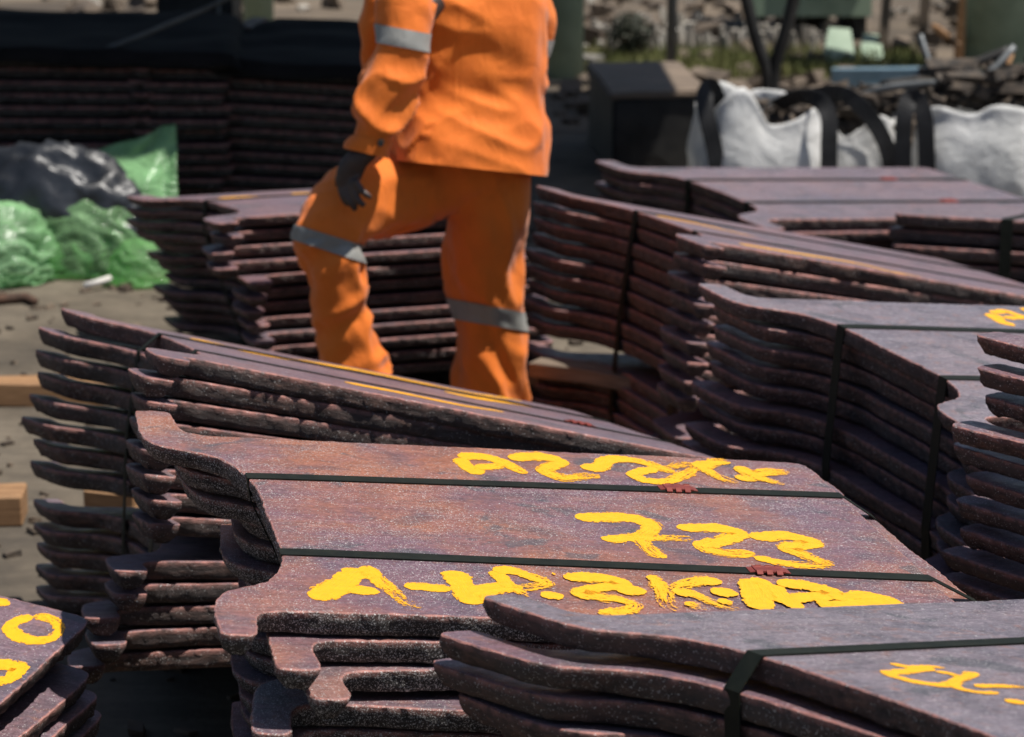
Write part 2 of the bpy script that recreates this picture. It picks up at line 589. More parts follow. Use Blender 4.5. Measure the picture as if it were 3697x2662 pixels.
def strokes(plate, items, off, sc, lim=True, name='painted_marking'):
    """brush strokes traced on the plate: items = [(points in a zoomed view, brush width m, dryness)]"""
    M = plate.matrix_world
    Mi = M.inverted()
    nrm = np.array((M.to_3x3() @ Vector((0, 0, 1))))
    p0 = np.array(M.translation)
    V, F, UV, DRY, EDGE = [], [], [], [], []
    rng = random.Random(len(items) * 13)
    for si, (pts, bw, dry) in enumerate(items):
        loc = []
        for x, y in pts:
            d = ray(off[0] + x / sc, off[1] + y / sc)
            t = np.dot(p0 - CPOS, nrm) / np.dot(d, nrm)
            q = Mi @ Vector(CPOS + d * t)
            u, v_ = q.x, q.y
            if lim: u, v_ = max(-.02, min(1.09, u)), max(-.545, min(.545, v_))
            loc.append((u, v_))
        C = cr(loc, 9) if len(loc) > 1 else [np.array(loc[0]), np.array(loc[0]) + .02]
        C = np.array(C)
        d = np.r_[0, np.cumsum(np.hypot(*np.diff(C, axis=0).T))]
        n = max(6, int(d[-1] / .006))
        s = np.linspace(0, d[-1], n)
        C = np.c_[np.interp(s, d, C[:, 0]), np.interp(s, d, C[:, 1])]
        T = np.gradient(C, axis=0)
        T /= np.linalg.norm(T, axis=1)[:, None] + 1e-9
        Nn = np.c_[-T[:, 1], T[:, 0]]
        z = .0008 + si * .00012
        base = len(V)
        K = 7
        ph = rng.uniform(0, 99)
        ll = d[-1]
        for i in range(n):
            e = min(s[i], ll - s[i])
            cap = math.sqrt(max(0.0, 1 - max(0, 1 - e / (bw * .45)) ** 2)) * .85 + .15
            hw = bw / 2 * cap * (1 + .22 * mn.noise(Vector((s[i] * 16, ph, 0))))
            for k in range(K):
                q = k / (K - 1) * 2 - 1
                rag = 1 + .3 * mn.noise(Vector((s[i] * 90, ph, q * 3)))
                p = C[i] + Nn[i] * np.array([.56, 1.0]) * hw * q * rag
                V.append((p[0], p[1], z))
                UV.append((s[i], q * hw))
                DRY.append(dry * (.45 + .75 * (s[i] / ll)))
                EDGE.append(abs(q) if K > 1 else 0)
        for i in range(n - 1):
            for k in range(K - 1):
                a = base + i * K + k
                F.append([a, a + K, a + K + 1, a + 1])
    me = mesh('painted_marking', V, F, False)
    ul = me.uv_layers.new(name='UVMap')
    for lp in me.loops: ul.data[lp.index].uv = UV[lp.vertex_index]
    a = me.attributes.new('dry', 'FLOAT', 'POINT'); a.data.foreach_set('value', DRY)
    a = me.attributes.new('edge', 'FLOAT', 'POINT'); a.data.foreach_set('value', EDGE)
    o = mk(name, me, M_PAINT, plate)
    return o


def timber(p, yaw, lx, ly, lz, label, mat=None, group=None, tilt=0):
    bm = bmesh.new()
    bmesh.ops.create_cube(bm, size=1)
    bmesh.ops.scale(bm, vec=(lx, ly, lz), verts=bm.verts)
    bmesh.ops.subdivide_edges(bm, edges=[e for e in bm.edges if abs((e.verts[0].co - e.verts[1].co).x) > lx * .5], cuts=10)
    bmesh.ops.bevel(bm, geom=[e for e in bm.edges if e.is_manifold and e.calc_face_angle(0) > 1], offset=min(ly, lz) * .06, segments=1, affect='EDGES')
    for v_ in bm.verts:
        v_.co += Vector((0, 1, 1)) * .006 * mn.noise(v_.co * 7 + Vector((lx * 9, 0, 0)))
    me = bpy.data.meshes.new('timber_block')
    bm.to_mesh(me)
    bm.free()
    M = Matrix.Translation(Vector(p) + Vector((0, 0, lz / 2))) @ Matrix.Rotation(R(yaw), 4, 'Z') @ Matrix.Rotation(R(tilt), 4, 'Y')
    return mk('timber_block', me, mat or M_WOOD, None, label, 'timber', group, M=M)


# --- stack A, painted 723
A = stack('painted 723', (-0.422, 5.220, 0.938), 10.19, -1.39, 5.41, 19, .06, (0, 0), (.03, .02, 1.5),
          {1: (.074, .0, 1.9), 2: (.10, -.01, 3.3), 3: (.115, -.01, -5.2), **{k: (.115 + .012 * math.sin(k * 2.3), 0, -5.0 + .8 * math.sin(k * 1.7)) for k in range(4, 19)}}, 1, PMA, tint=0,
          top_label='copper plate painted 723 and A-HP-3-KAPA in yellow, on top of its stack')
strap(A[:8], .268, 'black strap over the 723 plate, crossing between the upper lettering and 723', .80, dv_end=.05)
strap(A[:8], -.238, 'black strap over the 723 plate, crossing between 723 and the lower lettering', .83, dv_end=-.012)
r1 = [([(100, 95), (150, 150), (240, 200)], .05, .55), ([(95, 88), (230, 86), (330, 108), (430, 150), (525, 196)], .045, .75), ([(200, 155), (290, 152), (400, 140)], .04, .8),
      ([(430, 108), (520, 88), (640, 92), (745, 125), (690, 150), (640, 175), (720, 215), (820, 218), (985, 205)], .05, .8),
      ([(880, 165), (980, 150), (1040, 110), (1150, 105), (1270, 125), (1400, 172), (1460, 190)], .048, .75),
      ([(1340, 160), (1200, 200), (1290, 240), (1420, 240), (1530, 195), (1600, 150), (1500, 140), (1400, 165)], .045, .95),
      ([(1590, 155), (1720, 122), (1810, 128)], .05, .8), ([(1620, 155), (1740, 220), (1860, 258)], .05, 1.05),
      ([(1850, 150), (1950, 198), (2060, 186), (2180, 186)], .05, .85), ([(1870, 238), (1960, 205)], .06, .95), ([(1960, 215), (2080, 250), (2150, 268)], .05, 1.0)]
r2 = [([(165, 150), (310, 142), (400, 142), (560, 148), (680, 178), (735, 210), (690, 262), (650, 300), (690, 360), (760, 415), (840, 445)], .066, .62),
      ([(350, 292), (430, 305), (600, 290), (800, 295), (1040, 300)], .05, .75),
      ([(915, 222), (1040, 222), (1200, 222), (1330, 247), (1385, 272), (1250, 322), (1110, 355), (1200, 398), (1350, 415), (1490, 408)], .06, .55),
      ([(1460, 292), (1560, 288), (1700, 278), (1830, 302), (1935, 335), (1850, 357), (1730, 372), (1850, 420), (1980, 470), (2085, 505)], .062, .6),
      ([(1490, 440), (1650, 475), (1800, 495), (1950, 505), (2070, 507)], .045, .75)]
r3 = [([(400, 112), (330, 180), (220, 260), (65, 340)], .085, .15), ([(400, 112), (480, 130), (560, 210), (680, 300), (760, 370), (870, 408)], .075, .85), ([(310, 275), (450, 278), (560, 288)], .055, .3),
      ([(740, 247), (850, 247), (960, 257), (1095, 262)], .055, .45), ([(1095, 130), (1160, 220), (1230, 330), (1275, 382)], .085, .1), ([(1230, 292), (1330, 277), (1450, 257), (1620, 252)], .07, .4),
      ([(1400, 132), (1480, 200), (1530, 262)], .06, .5), ([(1350, 292), (1375, 372)], .055, .4), ([(1400, 128), (1540, 132), (1660, 167), (1790, 222), (1700, 255), (1560, 262)], .06, .75), ([(1560, 268), (1690, 332)], .05, .95),
      ([(1760, 322), (1925, 315)], .055, .2), ([(1840, 156), (1865, 156)], .02, .4), ([(1930, 187), (2100, 182), (2260, 197), (2375, 237), (2230, 257), (2040, 296), (2150, 322), (2330, 347), (2455, 392), (2380, 435), (2190, 455)], .062, .6),
      ([(2330, 290), (2450, 282), (2545, 287)], .055, .2),
      ([(2540, 180), (2600, 192), (2660, 212)], .07, .7), ([(2615, 205), (2670, 300), (2700, 390), (2800, 440)], .075, .9), ([(3105, 215), (2970, 212), (2830, 237), (2740, 280), (2690, 310)], .065, .85),
      ([(2740, 292), (2890, 312), (3030, 370), (3150, 410), (3250, 438)], .065, .9), ([(3030, 302), (3130, 298), (3230, 316)], .065, .3), ([(3090, 345), (3170, 392)], .06, .6), ([(2830, 372), (2970, 420), (3070, 440)], .08, 1.15),
      ([(3312, 200), (3350, 290), (3380, 380), (3400, 430)], .095, .05), ([(3310, 207), (3400, 224), (3470, 300), (3510, 368)], .06, .5), ([(3520, 242), (3670, 240), (3828, 272), (3948, 312), (3828, 332), (3670, 342), (3520, 372)], .07, .4),
      ([(3490, 245), (3560, 332), (3650, 402), (3705, 430)], .06, .3), ([(3910, 305), (4010, 342), (4150, 325), (4268, 345), (4440, 385)], .065, .4), ([(3830, 402), (3970, 402), (4170, 395), (4460, 386)], .065, .35), ([(3828, 352), (3910, 410)], .06, .5)]
strokes(A[0], [(p_, w_ * 1.45, d_ * .8) for p_, w_, d_ in r1], (1600, 1600), 1.7446)
strokes(A[0], [(p_, w_ * 1.2, d_) for p_, w_, d_ in r2], (2000, 1800), 2.0618)
strokes(A[0], r3, (1100, 2000), 2.0618)

# --- stack B in front, overlapping A's corner
B = stack('overlapping the corner of the 723 plate', (0.484, 3.975, 1.062), 30.7, -5.1, 7.6, 20, .06, (0, 0), (.03, .02, 1.5),
          {1: (-.02, .02, 4.0), 2: (-.005, .03, 4.6), 3: (-.02, 0, 2)}, 2, tint=.9,
          top_label='grey-purple copper plate with yellow loops, overlapping the corner of the 723 plate')
strap(B[:9], .268, 'wide black strap wrapped over the grey-purple plate with yellow loops', None)
strokes(B[0], [([(430, 365), (700, 420), (1000, 412), (1180, 432)], .03, .6), ([(1000, 432), (700, 472), (430, 512), (600, 580), (900, 640), (1200, 660), (1450, 560), (1600, 492)], .038, .5),
               ([(1050, 482), (1250, 512), (1400, 560)], .03, .6), ([(1250, 640), (1400, 720), (1700, 772), (1900, 765)], .035, .6), ([(1600, 690), (1900, 682), (2300, 700)], .028, .7), ([(2000, 870), (2300, 930)], .05, .1)], (3100, 2300), 3.799)

# --- stack C, corner at the left edge
C = stack('with the yellow ring', (-2.044, 5.635, 0.66), -16.2, 3.3, 8.5, 10, .05, (0, 0), (.02, .02, 1.0),
          {1: (-.045, -.02, 1.0), 2: (-.005, .0, -1.5), 3: (.008, .0, -.5), 4: (.012, .01, .5)}, 3,
          top_label='dark purple copper plate corner painted with a yellow ring')
strokes(C[0], [([(300, 450), (180, 475), (90, 545), (160, 625), (300, 660), (450, 645), (540, 570), (500, 490), (400, 452), (300, 450)], .05, .6), ([(-160, 290), (0, 318), (90, 338)], .05, .4),
               ([(-150, 900), (0, 880), (120, 900), (210, 920), (180, 975), (100, 1030), (-100, 1050)], .055, .5)], (0, 2050), 2.52)

# --- stack D, leaning, behind A
D = stack('leaning behind the 723 stack', (-0.747, 6.93, 0.83), 15.8, -8.7, 14.6, 13, .06, (-11, 0), (.02, .02, 1.0),
          {k: ((f_ + n_) / 2, 0, math.degrees((n_ - f_) / 1.45)) for k, (f_, n_) in enumerate(((0, 0), (-.059, -.037), (-.068, -.03), (-.065, -.035), (-.087, -.04), (-.106, -.04), (-.08, -.03), (-.09, -.03), (-.084, -.097), (-.087, -.097), (-.075, -.155), (-.08, -.147), (-.08, -.19)))}, 4, PMD,
          knots=[(0, .83, 14.6), (7, .475, 8.5), (8, .385, 5.0), (12, .185, 1.0)],
          top_label='narrow-looking leaning copper plate with yellow lines behind the 723 stack')
strap(D[:12], .268, 'black strap hanging slack down the ears of the leaning stack behind the 723 stack', None)
strap(D[:12], -.2, 'black strap over the leaning stack behind the 723 stack, fastened by a red seal', .9)
strokes(D[0], [([(510, 40), (700, 85), (1000, 150), (1500, 230), (1900, 310), (2268, 385), (2560, 425)], .12, .7), ([(1480, 318), (1800, 378), (2200, 460), (2460, 500)], .10, .7), ([(2100, 375), (2268, 410), (2560, 455), (2700, 478)], .10, .7)], (400, 1200), 1.7446)

# --- stack E behind the raised knee
Eo = {i: (-.01 + .012 * math.sin(i * 2.1) + (.06 if i > 3 else 0) + .006 * i, .02 * math.sin(i * 1.3), 1.2 * math.sin(i * 1.7)) for i in range(1, 12)}
Ek = stack("behind the worker's raised knee", (-0.915, 9.84, 0.58), 16.9, -7.4, -.2, 12, .075, (-4.5, 0), (.02, .02, 1.5), Eo, 5, PMT,
           top_label="copper plate with yellow dashes topping the stack behind the worker's raised knee")
strap(Ek, .268, "black strap round the stack behind the worker's raised knee", None)
strokes(Ek[0], [([(640, 192), (780, 182), (940, 182)], .09, .4)], (400, 600), 1.62)
strokes(Ek[0], [([(1060, 162), (1180, 162)], .09, .3)], (400, 600), 1.62)

# --- stack F, leaning, behind the straight leg
Fk = stack("leaning behind the worker's straight leg", (0.445, 8.80, 0.735), 16.2, -4.4, 12.5, 13, .06, (-3, 0), (.012, .012, .8),
           {k: (-.006 * k + .006 * math.sin(k * 2.4), .0, .5 * math.sin(k * 1.9)) for k in range(1, 13)}, 6,
           knots=[(0, .735, 12.5), (8, .345, 6.5), (9, .25, 5.0), (12, .125, 1.0)],
           top_label="leaning copper plate with yellow streaks beside the worker's straight leg")
strap(Fk, .27, "black strap of the leaning stack, nearest the worker's straight leg", None)
strap(Fk, -.24, "black strap down the leaning stack, next to the plate painted A", None)
strokes(Fk[0], [([(380, 368), (600, 412), (900, 482)], .05, .7), ([(810, 514), (1100, 562), (1400, 612), (1600, 662)], .05, .5), ([(1600, 662), (1800, 722), (2100, 800)], .045, .8)], (2100, 520), 1.4201)

# --- stack G, painted A
G = stack('painted with a yellow A', (0.858, 6.86, 0.825), 19.8, .3, 6.1, 16, .06, (0, 0), (.022, .02, 1.2),
          {1: (.03, -.03, -.8), 2: (.045, -.03, .5), 3: (.035, 0, 0), 4: (.04, .0, -.4), 5: (.0, 0, .4), 6: (.01, -.01, -.5), 7: (-.03, 0, 0), 8: (-.02, 0, .5)}, 7, tint=.9,
          top_label='grey-purple copper plate painted with a yellow A, on a strapped stack')
strap(G, .268, 'black strap over the plate painted with a yellow A, beside its curved ear', None)
strap(G, -.238, 'black strap over the plate painted with a yellow A, near the bare ears', None)
strokes(G[0], [([(1020, 640), (1250, 640), (1450, 600), (1700, 680), (2000, 780), (2300, 900)], .05, .4), ([(1060, 680), (1250, 850), (1450, 960), (1700, 980)], .065, .1), ([(1500, 830), (1700, 800), (2000, 810)], .045, .4), ([(2000, 600), (2200, 590), (2400, 700)], .05, .3)], (3450, 1050), 8.166)

# --- stack H, column of ears
Hk = stack('seen as a column of ears', (1.50, 5.50, 1.06), 36, 0.0, 3.0, 19, .06, (0, 0), (.02, .02, 1.2),
           {1: (-.03, -.02, .5), 2: (-.03, -.02, 0), 3: (-.045, .0, 4.0), 4: (-.055, 0, 0), 5: (-.06, 0, 0), 6: (-.06, 0, 0), 7: (-.065, 0, 0), 8: (-.07, 0, .4), 9: (-.07, 0, 0), 10: (-.06, 0, 0)}, 8,
           top_label='highest bare copper plate in the column of ears beside the plate painted A')

# --- stack I, low, before the bags
Ik = stack('lying low before the white bags', (0.735, 10.947, 0.412), 20.3, -1.1, 3.6, 8, .06, (0, 0), (.02, .02, 1.0), None, 9, tint=.6,
           top_label='wide purple copper plate with two red seals, before the white bulk bags')
strap(Ik, .268, 'black strap with a red seal on the low stack, on the side towards the bags', .80)
strap(Ik, -.238, 'black strap with a red seal on the low stack, on the side facing the yard', .78)

# --- stack J, end on
J = stack('standing end-on by the low stack', (2.097, 10.903, 0.345), -107, 0, -9, 8, .06, (0, -3), (.015, .02, 1.0), None, 10, tint=.6,
          top_label='copper plate on the end-on stack next to the low stack before the bags')
strap(J, -.2, 'black strap down the end of the stack standing end-on by the low stack', None)

# --- shaded stacks under the roof
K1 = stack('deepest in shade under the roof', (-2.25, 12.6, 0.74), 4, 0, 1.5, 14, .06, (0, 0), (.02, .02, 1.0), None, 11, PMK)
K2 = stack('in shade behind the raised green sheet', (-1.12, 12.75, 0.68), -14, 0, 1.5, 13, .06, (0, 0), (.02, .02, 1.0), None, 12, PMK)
def cover(plate, label, seed):  # added black sheet standing in for deep shade on the plate tops
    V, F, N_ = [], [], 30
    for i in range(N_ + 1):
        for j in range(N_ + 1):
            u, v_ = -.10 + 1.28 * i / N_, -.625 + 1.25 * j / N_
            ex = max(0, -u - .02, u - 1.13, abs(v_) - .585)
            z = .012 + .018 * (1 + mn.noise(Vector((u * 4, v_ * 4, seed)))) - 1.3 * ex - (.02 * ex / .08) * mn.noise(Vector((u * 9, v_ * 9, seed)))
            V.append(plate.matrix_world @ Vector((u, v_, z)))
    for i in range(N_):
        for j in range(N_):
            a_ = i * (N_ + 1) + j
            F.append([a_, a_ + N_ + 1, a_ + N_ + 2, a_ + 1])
    o = mk('added_shade_sheet', mesh('added_shade_sheet', V, F), M_SHADE_SHEET, None, label, 'cover sheet')
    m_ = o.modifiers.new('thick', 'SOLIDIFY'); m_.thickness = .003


M_SHADE_SHEET = simple('added_shade_black', (.004, .004, .004), (.010, .009, .009), 6, .9, 0, .4, 25, .01, **{'Specular IOR Level': .15})
cover(K1[0], 'dull black sheet added to darken the top of the stack deepest in shade', 1.0)
cover(K2[0], 'dull black sheet added to darken the stack behind the raised green sheet', 2.0)
strap(K1, .25, 'black strap round the stack deepest in shade, farther from the yard', None)
strap(K1, -.25, 'black strap round the stack deepest in shade, nearer the yard', None)
strap(K2, -.25, 'black strap round the shaded stack behind the raised green sheet', None)

# ------------------------------------------------------------------ timber
g0 = on_ground(0, 905)
timber((-1.66, 9.58, 0), 3, 1.05, .12, .075, 'long pale sawn timber lying on the ground behind the leaning stack')
timber((-1.55, 8.3, 0), 2, .43, .13, .085, 'short timber offcut on bare ground to one side of the leaning stack')
timber((-1.09, 8.36, 0), -14, .15, .12, .085, 'stubby timber block seen through the gap of the leaning stack')
timber((-0.93, 8.22, 0), 10, .24, .09, .06, 'orange-brown timber bearer seen under the leaning stack')
timber((0.26, 9.1, 0.19), -30, .42, .12, .045, "split timber packed into the leaning stack by the worker's straight leg", M_WOODD)
timber((0.05, 9.3, 0.14), 14, .3, .10, .04, "weathered board end poking out by the worker's straight leg", M_WOODD)
for (x, y, yaw, st, dz) in ((.1, 5.3, 10, 'the 723 stack', .0), (1.0, 4.7, 38, 'the stack with yellow loops', 0), (-1.5, 5.6, -16, 'the stack with the yellow ring', 0),
                            (.12, 7.0, 16 + 90, 'the leaning stack', .10), (-.6, 9.95, 17, "the stack behind the raised knee", 0),
                            (.75, 8.95, 17, "the leaning stack by the straight leg", 0), (1.2, 7.0, 20, 'the plate painted A', 0), (1.95, 5.9, 36, 'the column of ears', 0)):
    timber((x, y, 0), yaw + 90, 1.0, .09, .058 + dz, 'squat bearer timber lying under ' + st, M_WOODD)

# grit and chips on the yard
rg_ = random.Random(77)
b = MB()
for k in range(1500):
    x_, y_ = rg_.uniform(-2.6, 1.2), rg_.uniform(5.2, 12.5)
    z_ = rg_.uniform(.006, .022) * (2.0 if rg_.random() < .04 else 1)
    b.box(Matrix.Translation((x_, y_, z_ * .3)) @ Matrix.Rotation(rg_.uniform(0, 6), 4, 'Z') @ Matrix.Rotation(rg_.uniform(-.3, .3), 4, 'X'), z_ * rg_.uniform(1, 2.6), z_ * rg_.uniform(.7, 1.6), z_ * .7, z_ * .2, rg_)
mk('grit', b.build('grit'), simple('brown_grit', (.03, .022, .016), (.16, .12, .085), 6, .9), None, 'loose brown grit and chips scattered over the yard', 'grit', kind='stuff')

# short dark bar lying on the concrete
b = MB()
p = [on_ground(x, y, .018) for x, y in ((-40, 668), (20, 662), (60, 660), (78, 668))]
b.tube(p, [.018, .02, .019, .014], 9)
mk('rusty_bar', b.build('rusty_bar', True), simple('rusty_iron', (.03, .018, .012), (.10, .05, .03), 20, .85), None, 'rusty dark bar lying on bare concrete near the green plastic', 'bar')

# ------------------------------------------------------------------ worker
YW = 8.95


def mpp(Y):
    return (at(1001, 400, Y) - at(1000, 400, Y)).length


def limb(b, pts, n=26, sub=6, expo=2.0):
    """pts: (px, py, half-width px, depth Y, depth/width ratio)"""
    P = cr(pts, sub)
    rings = []
    for q in P:
        rings.append((at(q[0], q[1], q[3]), q[2] * mpp(q[3]), q[4]))
    vs_, fs = [], []
    for i, (c, r, df) in enumerate(rings):
        t = (rings[min(i + 1, len(rings) - 1)][0] - rings[max(0, i - 1)][0]).normalized()
        view = Vector((0, 1, -.25)).normalized()
        a = t.cross(view).normalized()
        bb = t.cross(a).normalized()
        for k in range(n):
            th = 2 * math.pi * k / n
            ca, sa = math.cos(th), math.sin(th)
            m = (abs(ca) ** expo + abs(sa) ** expo) ** (-1 / expo)
            vs_.append(c + a * r * ca * m + bb * r * df * sa * m)
    N = len(rings)
    for i in range(N - 1):
        for k in range(n):
            fs.append([i * n + k, i * n + (k + 1) % n, (i + 1) * n + (k + 1) % n, (i + 1) * n + k])
    fs.append(list(range(n))[::-1])
    fs.append([(N - 1) * n + k for k in range(n)])
    b.add(vs_, fs)


def remesh(name, b, vox, smooth_it=4):
    me = b.build(name)
    bm = bmesh.new()
    bm.from_mesh(me)
    bmesh.ops.recalc_face_normals(bm, faces=bm.faces)
    bm.to_mesh(me)
    bm.free()
    o = bpy.data.objects.new('tmp', me)
    COL.objects.link(o)
    m = o.modifiers.new('r', 'REMESH')
    m.mode = 'VOXEL'
    m.voxel_size = vox
    m2 = o.modifiers.new('s', 'SMOOTH')
    m2.iterations = smooth_it
    m2.factor = .5
    dg = bpy.context.evaluated_depsgraph_get()
    out = bpy.data.meshes.new_from_object(o.evaluated_get(dg))
    bpy.data.objects.remove(o)
    out.name = name
    out.polygons.foreach_set('use_smooth', [True] * len(out.polygons))
    return out


def crease(me, fn):
    """push vertices along their normals by fn(co, normal)"""
    co = [v_.co.copy() for v_ in me.vertices]
    no = [v_.normal.copy() for v_ in me.vertices]
    for v_, c, n_ in zip(me.vertices, co, no):
        v_.co = c + n_ * fn(c)
    me.update()


def shell(me, keep, off, name):
    """copy of the faces of me for which keep(center) holds, lifted by off"""
    ids, V, F = {}, [], []
    for p_ in me.polygons:
        if keep(p_.center):
            f = []
            for i in p_.vertices:
                if i not in ids:
                    ids[i] = len(V)
                    V.append(me.vertices[i].co + me.vertices[i].normal * off)
                f.append(ids[i])
            F.append(f)
    return mesh(name, V, F, True)


def cut(me, a_, b_, keep_above, where=None):
    """slice a mesh along the straight line a_-b_ drawn on the cloth (a plane through the viewpoint)"""
    p1, p2 = at(a_[0], a_[1], 9), at(b_[0], b_[1], 9)
    o_ = Vector(CPOS)
    n_ = (p2 - o_).cross(p1 - o_).normalized()
    if n_.z < 0: n_ = -n_
    bm = bmesh.new()
    bm.from_mesh(me)
    geom = list(bm.verts) + list(bm.edges) + list(bm.faces)
    if where:
        fs = [f for f in bm.faces if where(*to_px(f.calc_center_median()), f.calc_center_median())]
        es = {e for f in fs for e in f.edges}
        vv = {v_ for f in fs for v_ in f.verts}
        geom = list(vv) + list(es) + fs
    bmesh.ops.bisect_plane(bm, geom=geom, plane_co=o_, plane_no=n_, clear_outer=not keep_above, clear_inner=keep_above)
    bm.to_mesh(me)
    bm.free()
    me.update()
    return me


def slice_band(me, a0, a1, b0, b1, where, name, off=.004):
    m = shell(me, lambda c: where(*to_px(c), c), off, name)
    cut(m, a0, a1, False)
    cut(m, b0, b1, True)
    return m


def to_px(c):
    d = np.array(c) - CPOS
    z = d @ FWD
    k = 2268.0 / SRC_W
    return (SRC_W / 2 + FPX * d[0] / z) * k, (SRC_H / 2 - FPX * (d @ UPV) / z) * k


def cloth_mat(name, c1, c2, rough=.8):
    t = NT(name)
    v = t.coord(False)
    f = t.noise(v, 3.5, 5)
    c = t.ramp(f, [(0.32, c1), (0.68, c2)])
    dirt = t.noise(v, 11, 7, .65)
    c = t.mix(t.math('MULTIPLY', t.ramp(dirt, [(.56, 0.0), (.78, 1.0)]), .35), c, tuple(x * .45 for x in c1))
    h = t.math('ADD', t.noise(t.coord(False, (1, 1, .5)), 16, 4, .5, 1.5), t.math('MULTIPLY', t.noise(v, 900, 2), .08))
    nrm = t.bump(h, .45, .012)
    return t.done(t.pbr(c, rough, 0, nrm, **{'Sheen Weight': .15}))


M_ORANGE = cloth_mat('orange_work_cloth', (.68, .142, .006), (.80, .188, .010))
M_REFL = cloth_mat('grey_reflective_tape', (.20, .20, .185), (.27, .27, .25), .5)
M_SKIN = simple('dark_skin', (.035, .022, .018), (.06, .036, .028), 20, .5, 0, .2, 90, .001)
M_BOOT = simple('black_boot', (.012, .011, .010), (.03, .026, .022), 15, .6)
M_HAIR = simple('black_hair', (.006, .005, .005), (.015, .013, .012), 60, .7)

feetL, feetR = on_ground(792, 1022), on_ground(1096, 1000)
person = mk('person', None, None, None, 'worker in orange overalls with grey reflective bands, stepping between copper stacks', 'person', M=Matrix.Translation((0, 0, 0)))

YL, YR = 8.72, 9.02      # near (left) leg and far (right) leg
tb = MB()
limb(tb, [(1040, 300, 125, 8.95, .8), (1042, 360, 132, 8.95, .8), (1052, 400, 116, 8.95, .85), (1060, 425, 85, 8.95, .9)])
LL = [(1040, 390, 76, 8.95, .95), (960, 402, 86, 8.92, .95), (870, 424, 94, 8.87, .95), (785, 453, 92, 8.79, .95), (726, 508, 71, 8.69, 1), (732, 575, 73, 8.69, 1), (748, 640, 67, 8.70, 1), (760, 720, 66, 8.72, 1), (786, 800, 72, 8.74, 1.05), (803, 870, 75, 8.76, 1.05), (805, 950, 70, 8.77, 1.05)]
RL = [(1095, 370, 86, 8.95, .95), (1088, 440, 92, 8.96, .95), (1074, 520, 92, 8.98, .95), (1068, 590, 88, 9.0, .95), (1076, 650, 84, 9.02, 1), (1083, 720, 80, 9.03, 1), (1085, 800, 82, 9.04, 1.05), (1090, 880, 84, 9.05, 1.05), (1094, 945, 78, 9.05, 1.05)]
limb(tb, LL)
limb(tb, RL)
trous = remesh('trousers', tb, .011)


def fold(c, d1, f1, f2, seed):
    """long folds running along d1: noise stretched along that direction"""
    d1 = Vector(d1).normalized()
    p_ = c - d1 * c.dot(d1)
    q = p_ * f1 + d1 * (c.dot(d1) * f2) + Vector((seed, seed * 2.1, 0))
    n_ = mn.noise(q)
    return max(-.6, 1 - abs(n_) * 3.4) - .15


def tr_fold(c):
    x, y = to_px(c)
    if x < 900 and y > 540:      # left shin: slanting folds
        a = .013 * fold(c, (.8, 0, .45), 13, 2.0, 3) + .003 * fold(c, (.5, .2, -.8), 16, 3, 8) - .004
    elif x < 960:                # thigh: folds along the thigh, bunched at the knee
        k = max(0, 1 - abs(y - 520) / 70)
        a = .008 * fold(c, (1, 0, .25), 10, 1.6, 5) + .013 * k * fold(c, (1, .3, -.35), 15, 2.5, 6) - .003
    else:                        # right leg: folds running down from the inner knee
        k = min(1, max(.25, (y - 430) / 150))
        a = k * (.017 * fold(c, (.42, 0, -1), 12, 1.4, 1) + .004 * fold(c, (.9, .2, -.9), 15, 2.5, 2)) - .004
    return a + .0015 * mn.noise(c * 14)


crease(trous, tr_fold)
mk('trousers', trous, M_ORANGE, person)
# reflective bands round the knees, cut from the cloth surface
def bandL(c):
    x, y = to_px(c)
    m = 500 + (x - 655) * .42 - max(0, x - 740) * .12
    return x < 840 and m - 2 < y < m + 34


def bandR(c):
    x, y = to_px(c)
    m = 662 + (x - 990) * .20
    return x > 975 and y > 600 and m < y < m + 40


mk('reflective_band', slice_band(trous, (655, 498), (830, 552), (655, 534), (830, 590), lambda x, y, c: x < 850, 'reflective_band'), M_REFL, person)
mk('reflective_band', slice_band(trous, (985, 660), (1170, 694), (985, 704), (1170, 735), lambda x, y, c: x > 960 and y > 600, 'reflective_band'), M_REFL, person)

jb = MB()
# torso, shoulder to hem
def torso_ring(xl, yl, xr, yr, Y, df):
    a_, c_ = at(xl, yl, Y), at(xr, yr, Y)
    return (a_ + c_) / 2, (c_ - a_) / 2, (c_ - a_).length / 2 * df


tr = [torso_ring(*q) for q in [tuple(x) for x in cr([(850, 428, 1204, 463, 8.90, .95), (862, 358, 1209, 393, 8.90, .93), (868, 338, 1211, 366, 8.90, .92), (880, 270, 1214, 296, 8.91, .84), (893, 190, 1209, 205, 8.93, .68), (900, 100, 1205, 105, 8.93, .66), (896, 40, 1206, 40, 8.93, .62), (892, -5, 1204, -10, 8.93, .56), (930, -42, 1165, -46, 8.93, .55), (1000, -68, 1090, -70, 8.92, .8), (1005, -92, 1085, -94, 8.91, .8)], 8)]]
vs_, fs, n = [], [], 48
for c, a_, dd in tr:
    for k in range(n):
        th = 2 * math.pi * k / n
        ca, sa = math.cos(th), math.sin(th)
        m = (abs(ca) ** 2.4 + abs(sa) ** 2.4) ** (-1 / 2.4)
        vs_.append(c + a_ * ca * m + Vector((0, 1, 0)) * dd * sa * m)
for i in range(len(tr) - 1):
    for k in range(n):
        fs.append([i * n + k, i * n + (k + 1) % n, (i + 1) * n + (k + 1) % n, (i + 1) * n + k])
fs += [list(range(n))[::-1], [(len(tr) - 1) * n + k for k in range(n)]]
jb.add(vs_, fs)
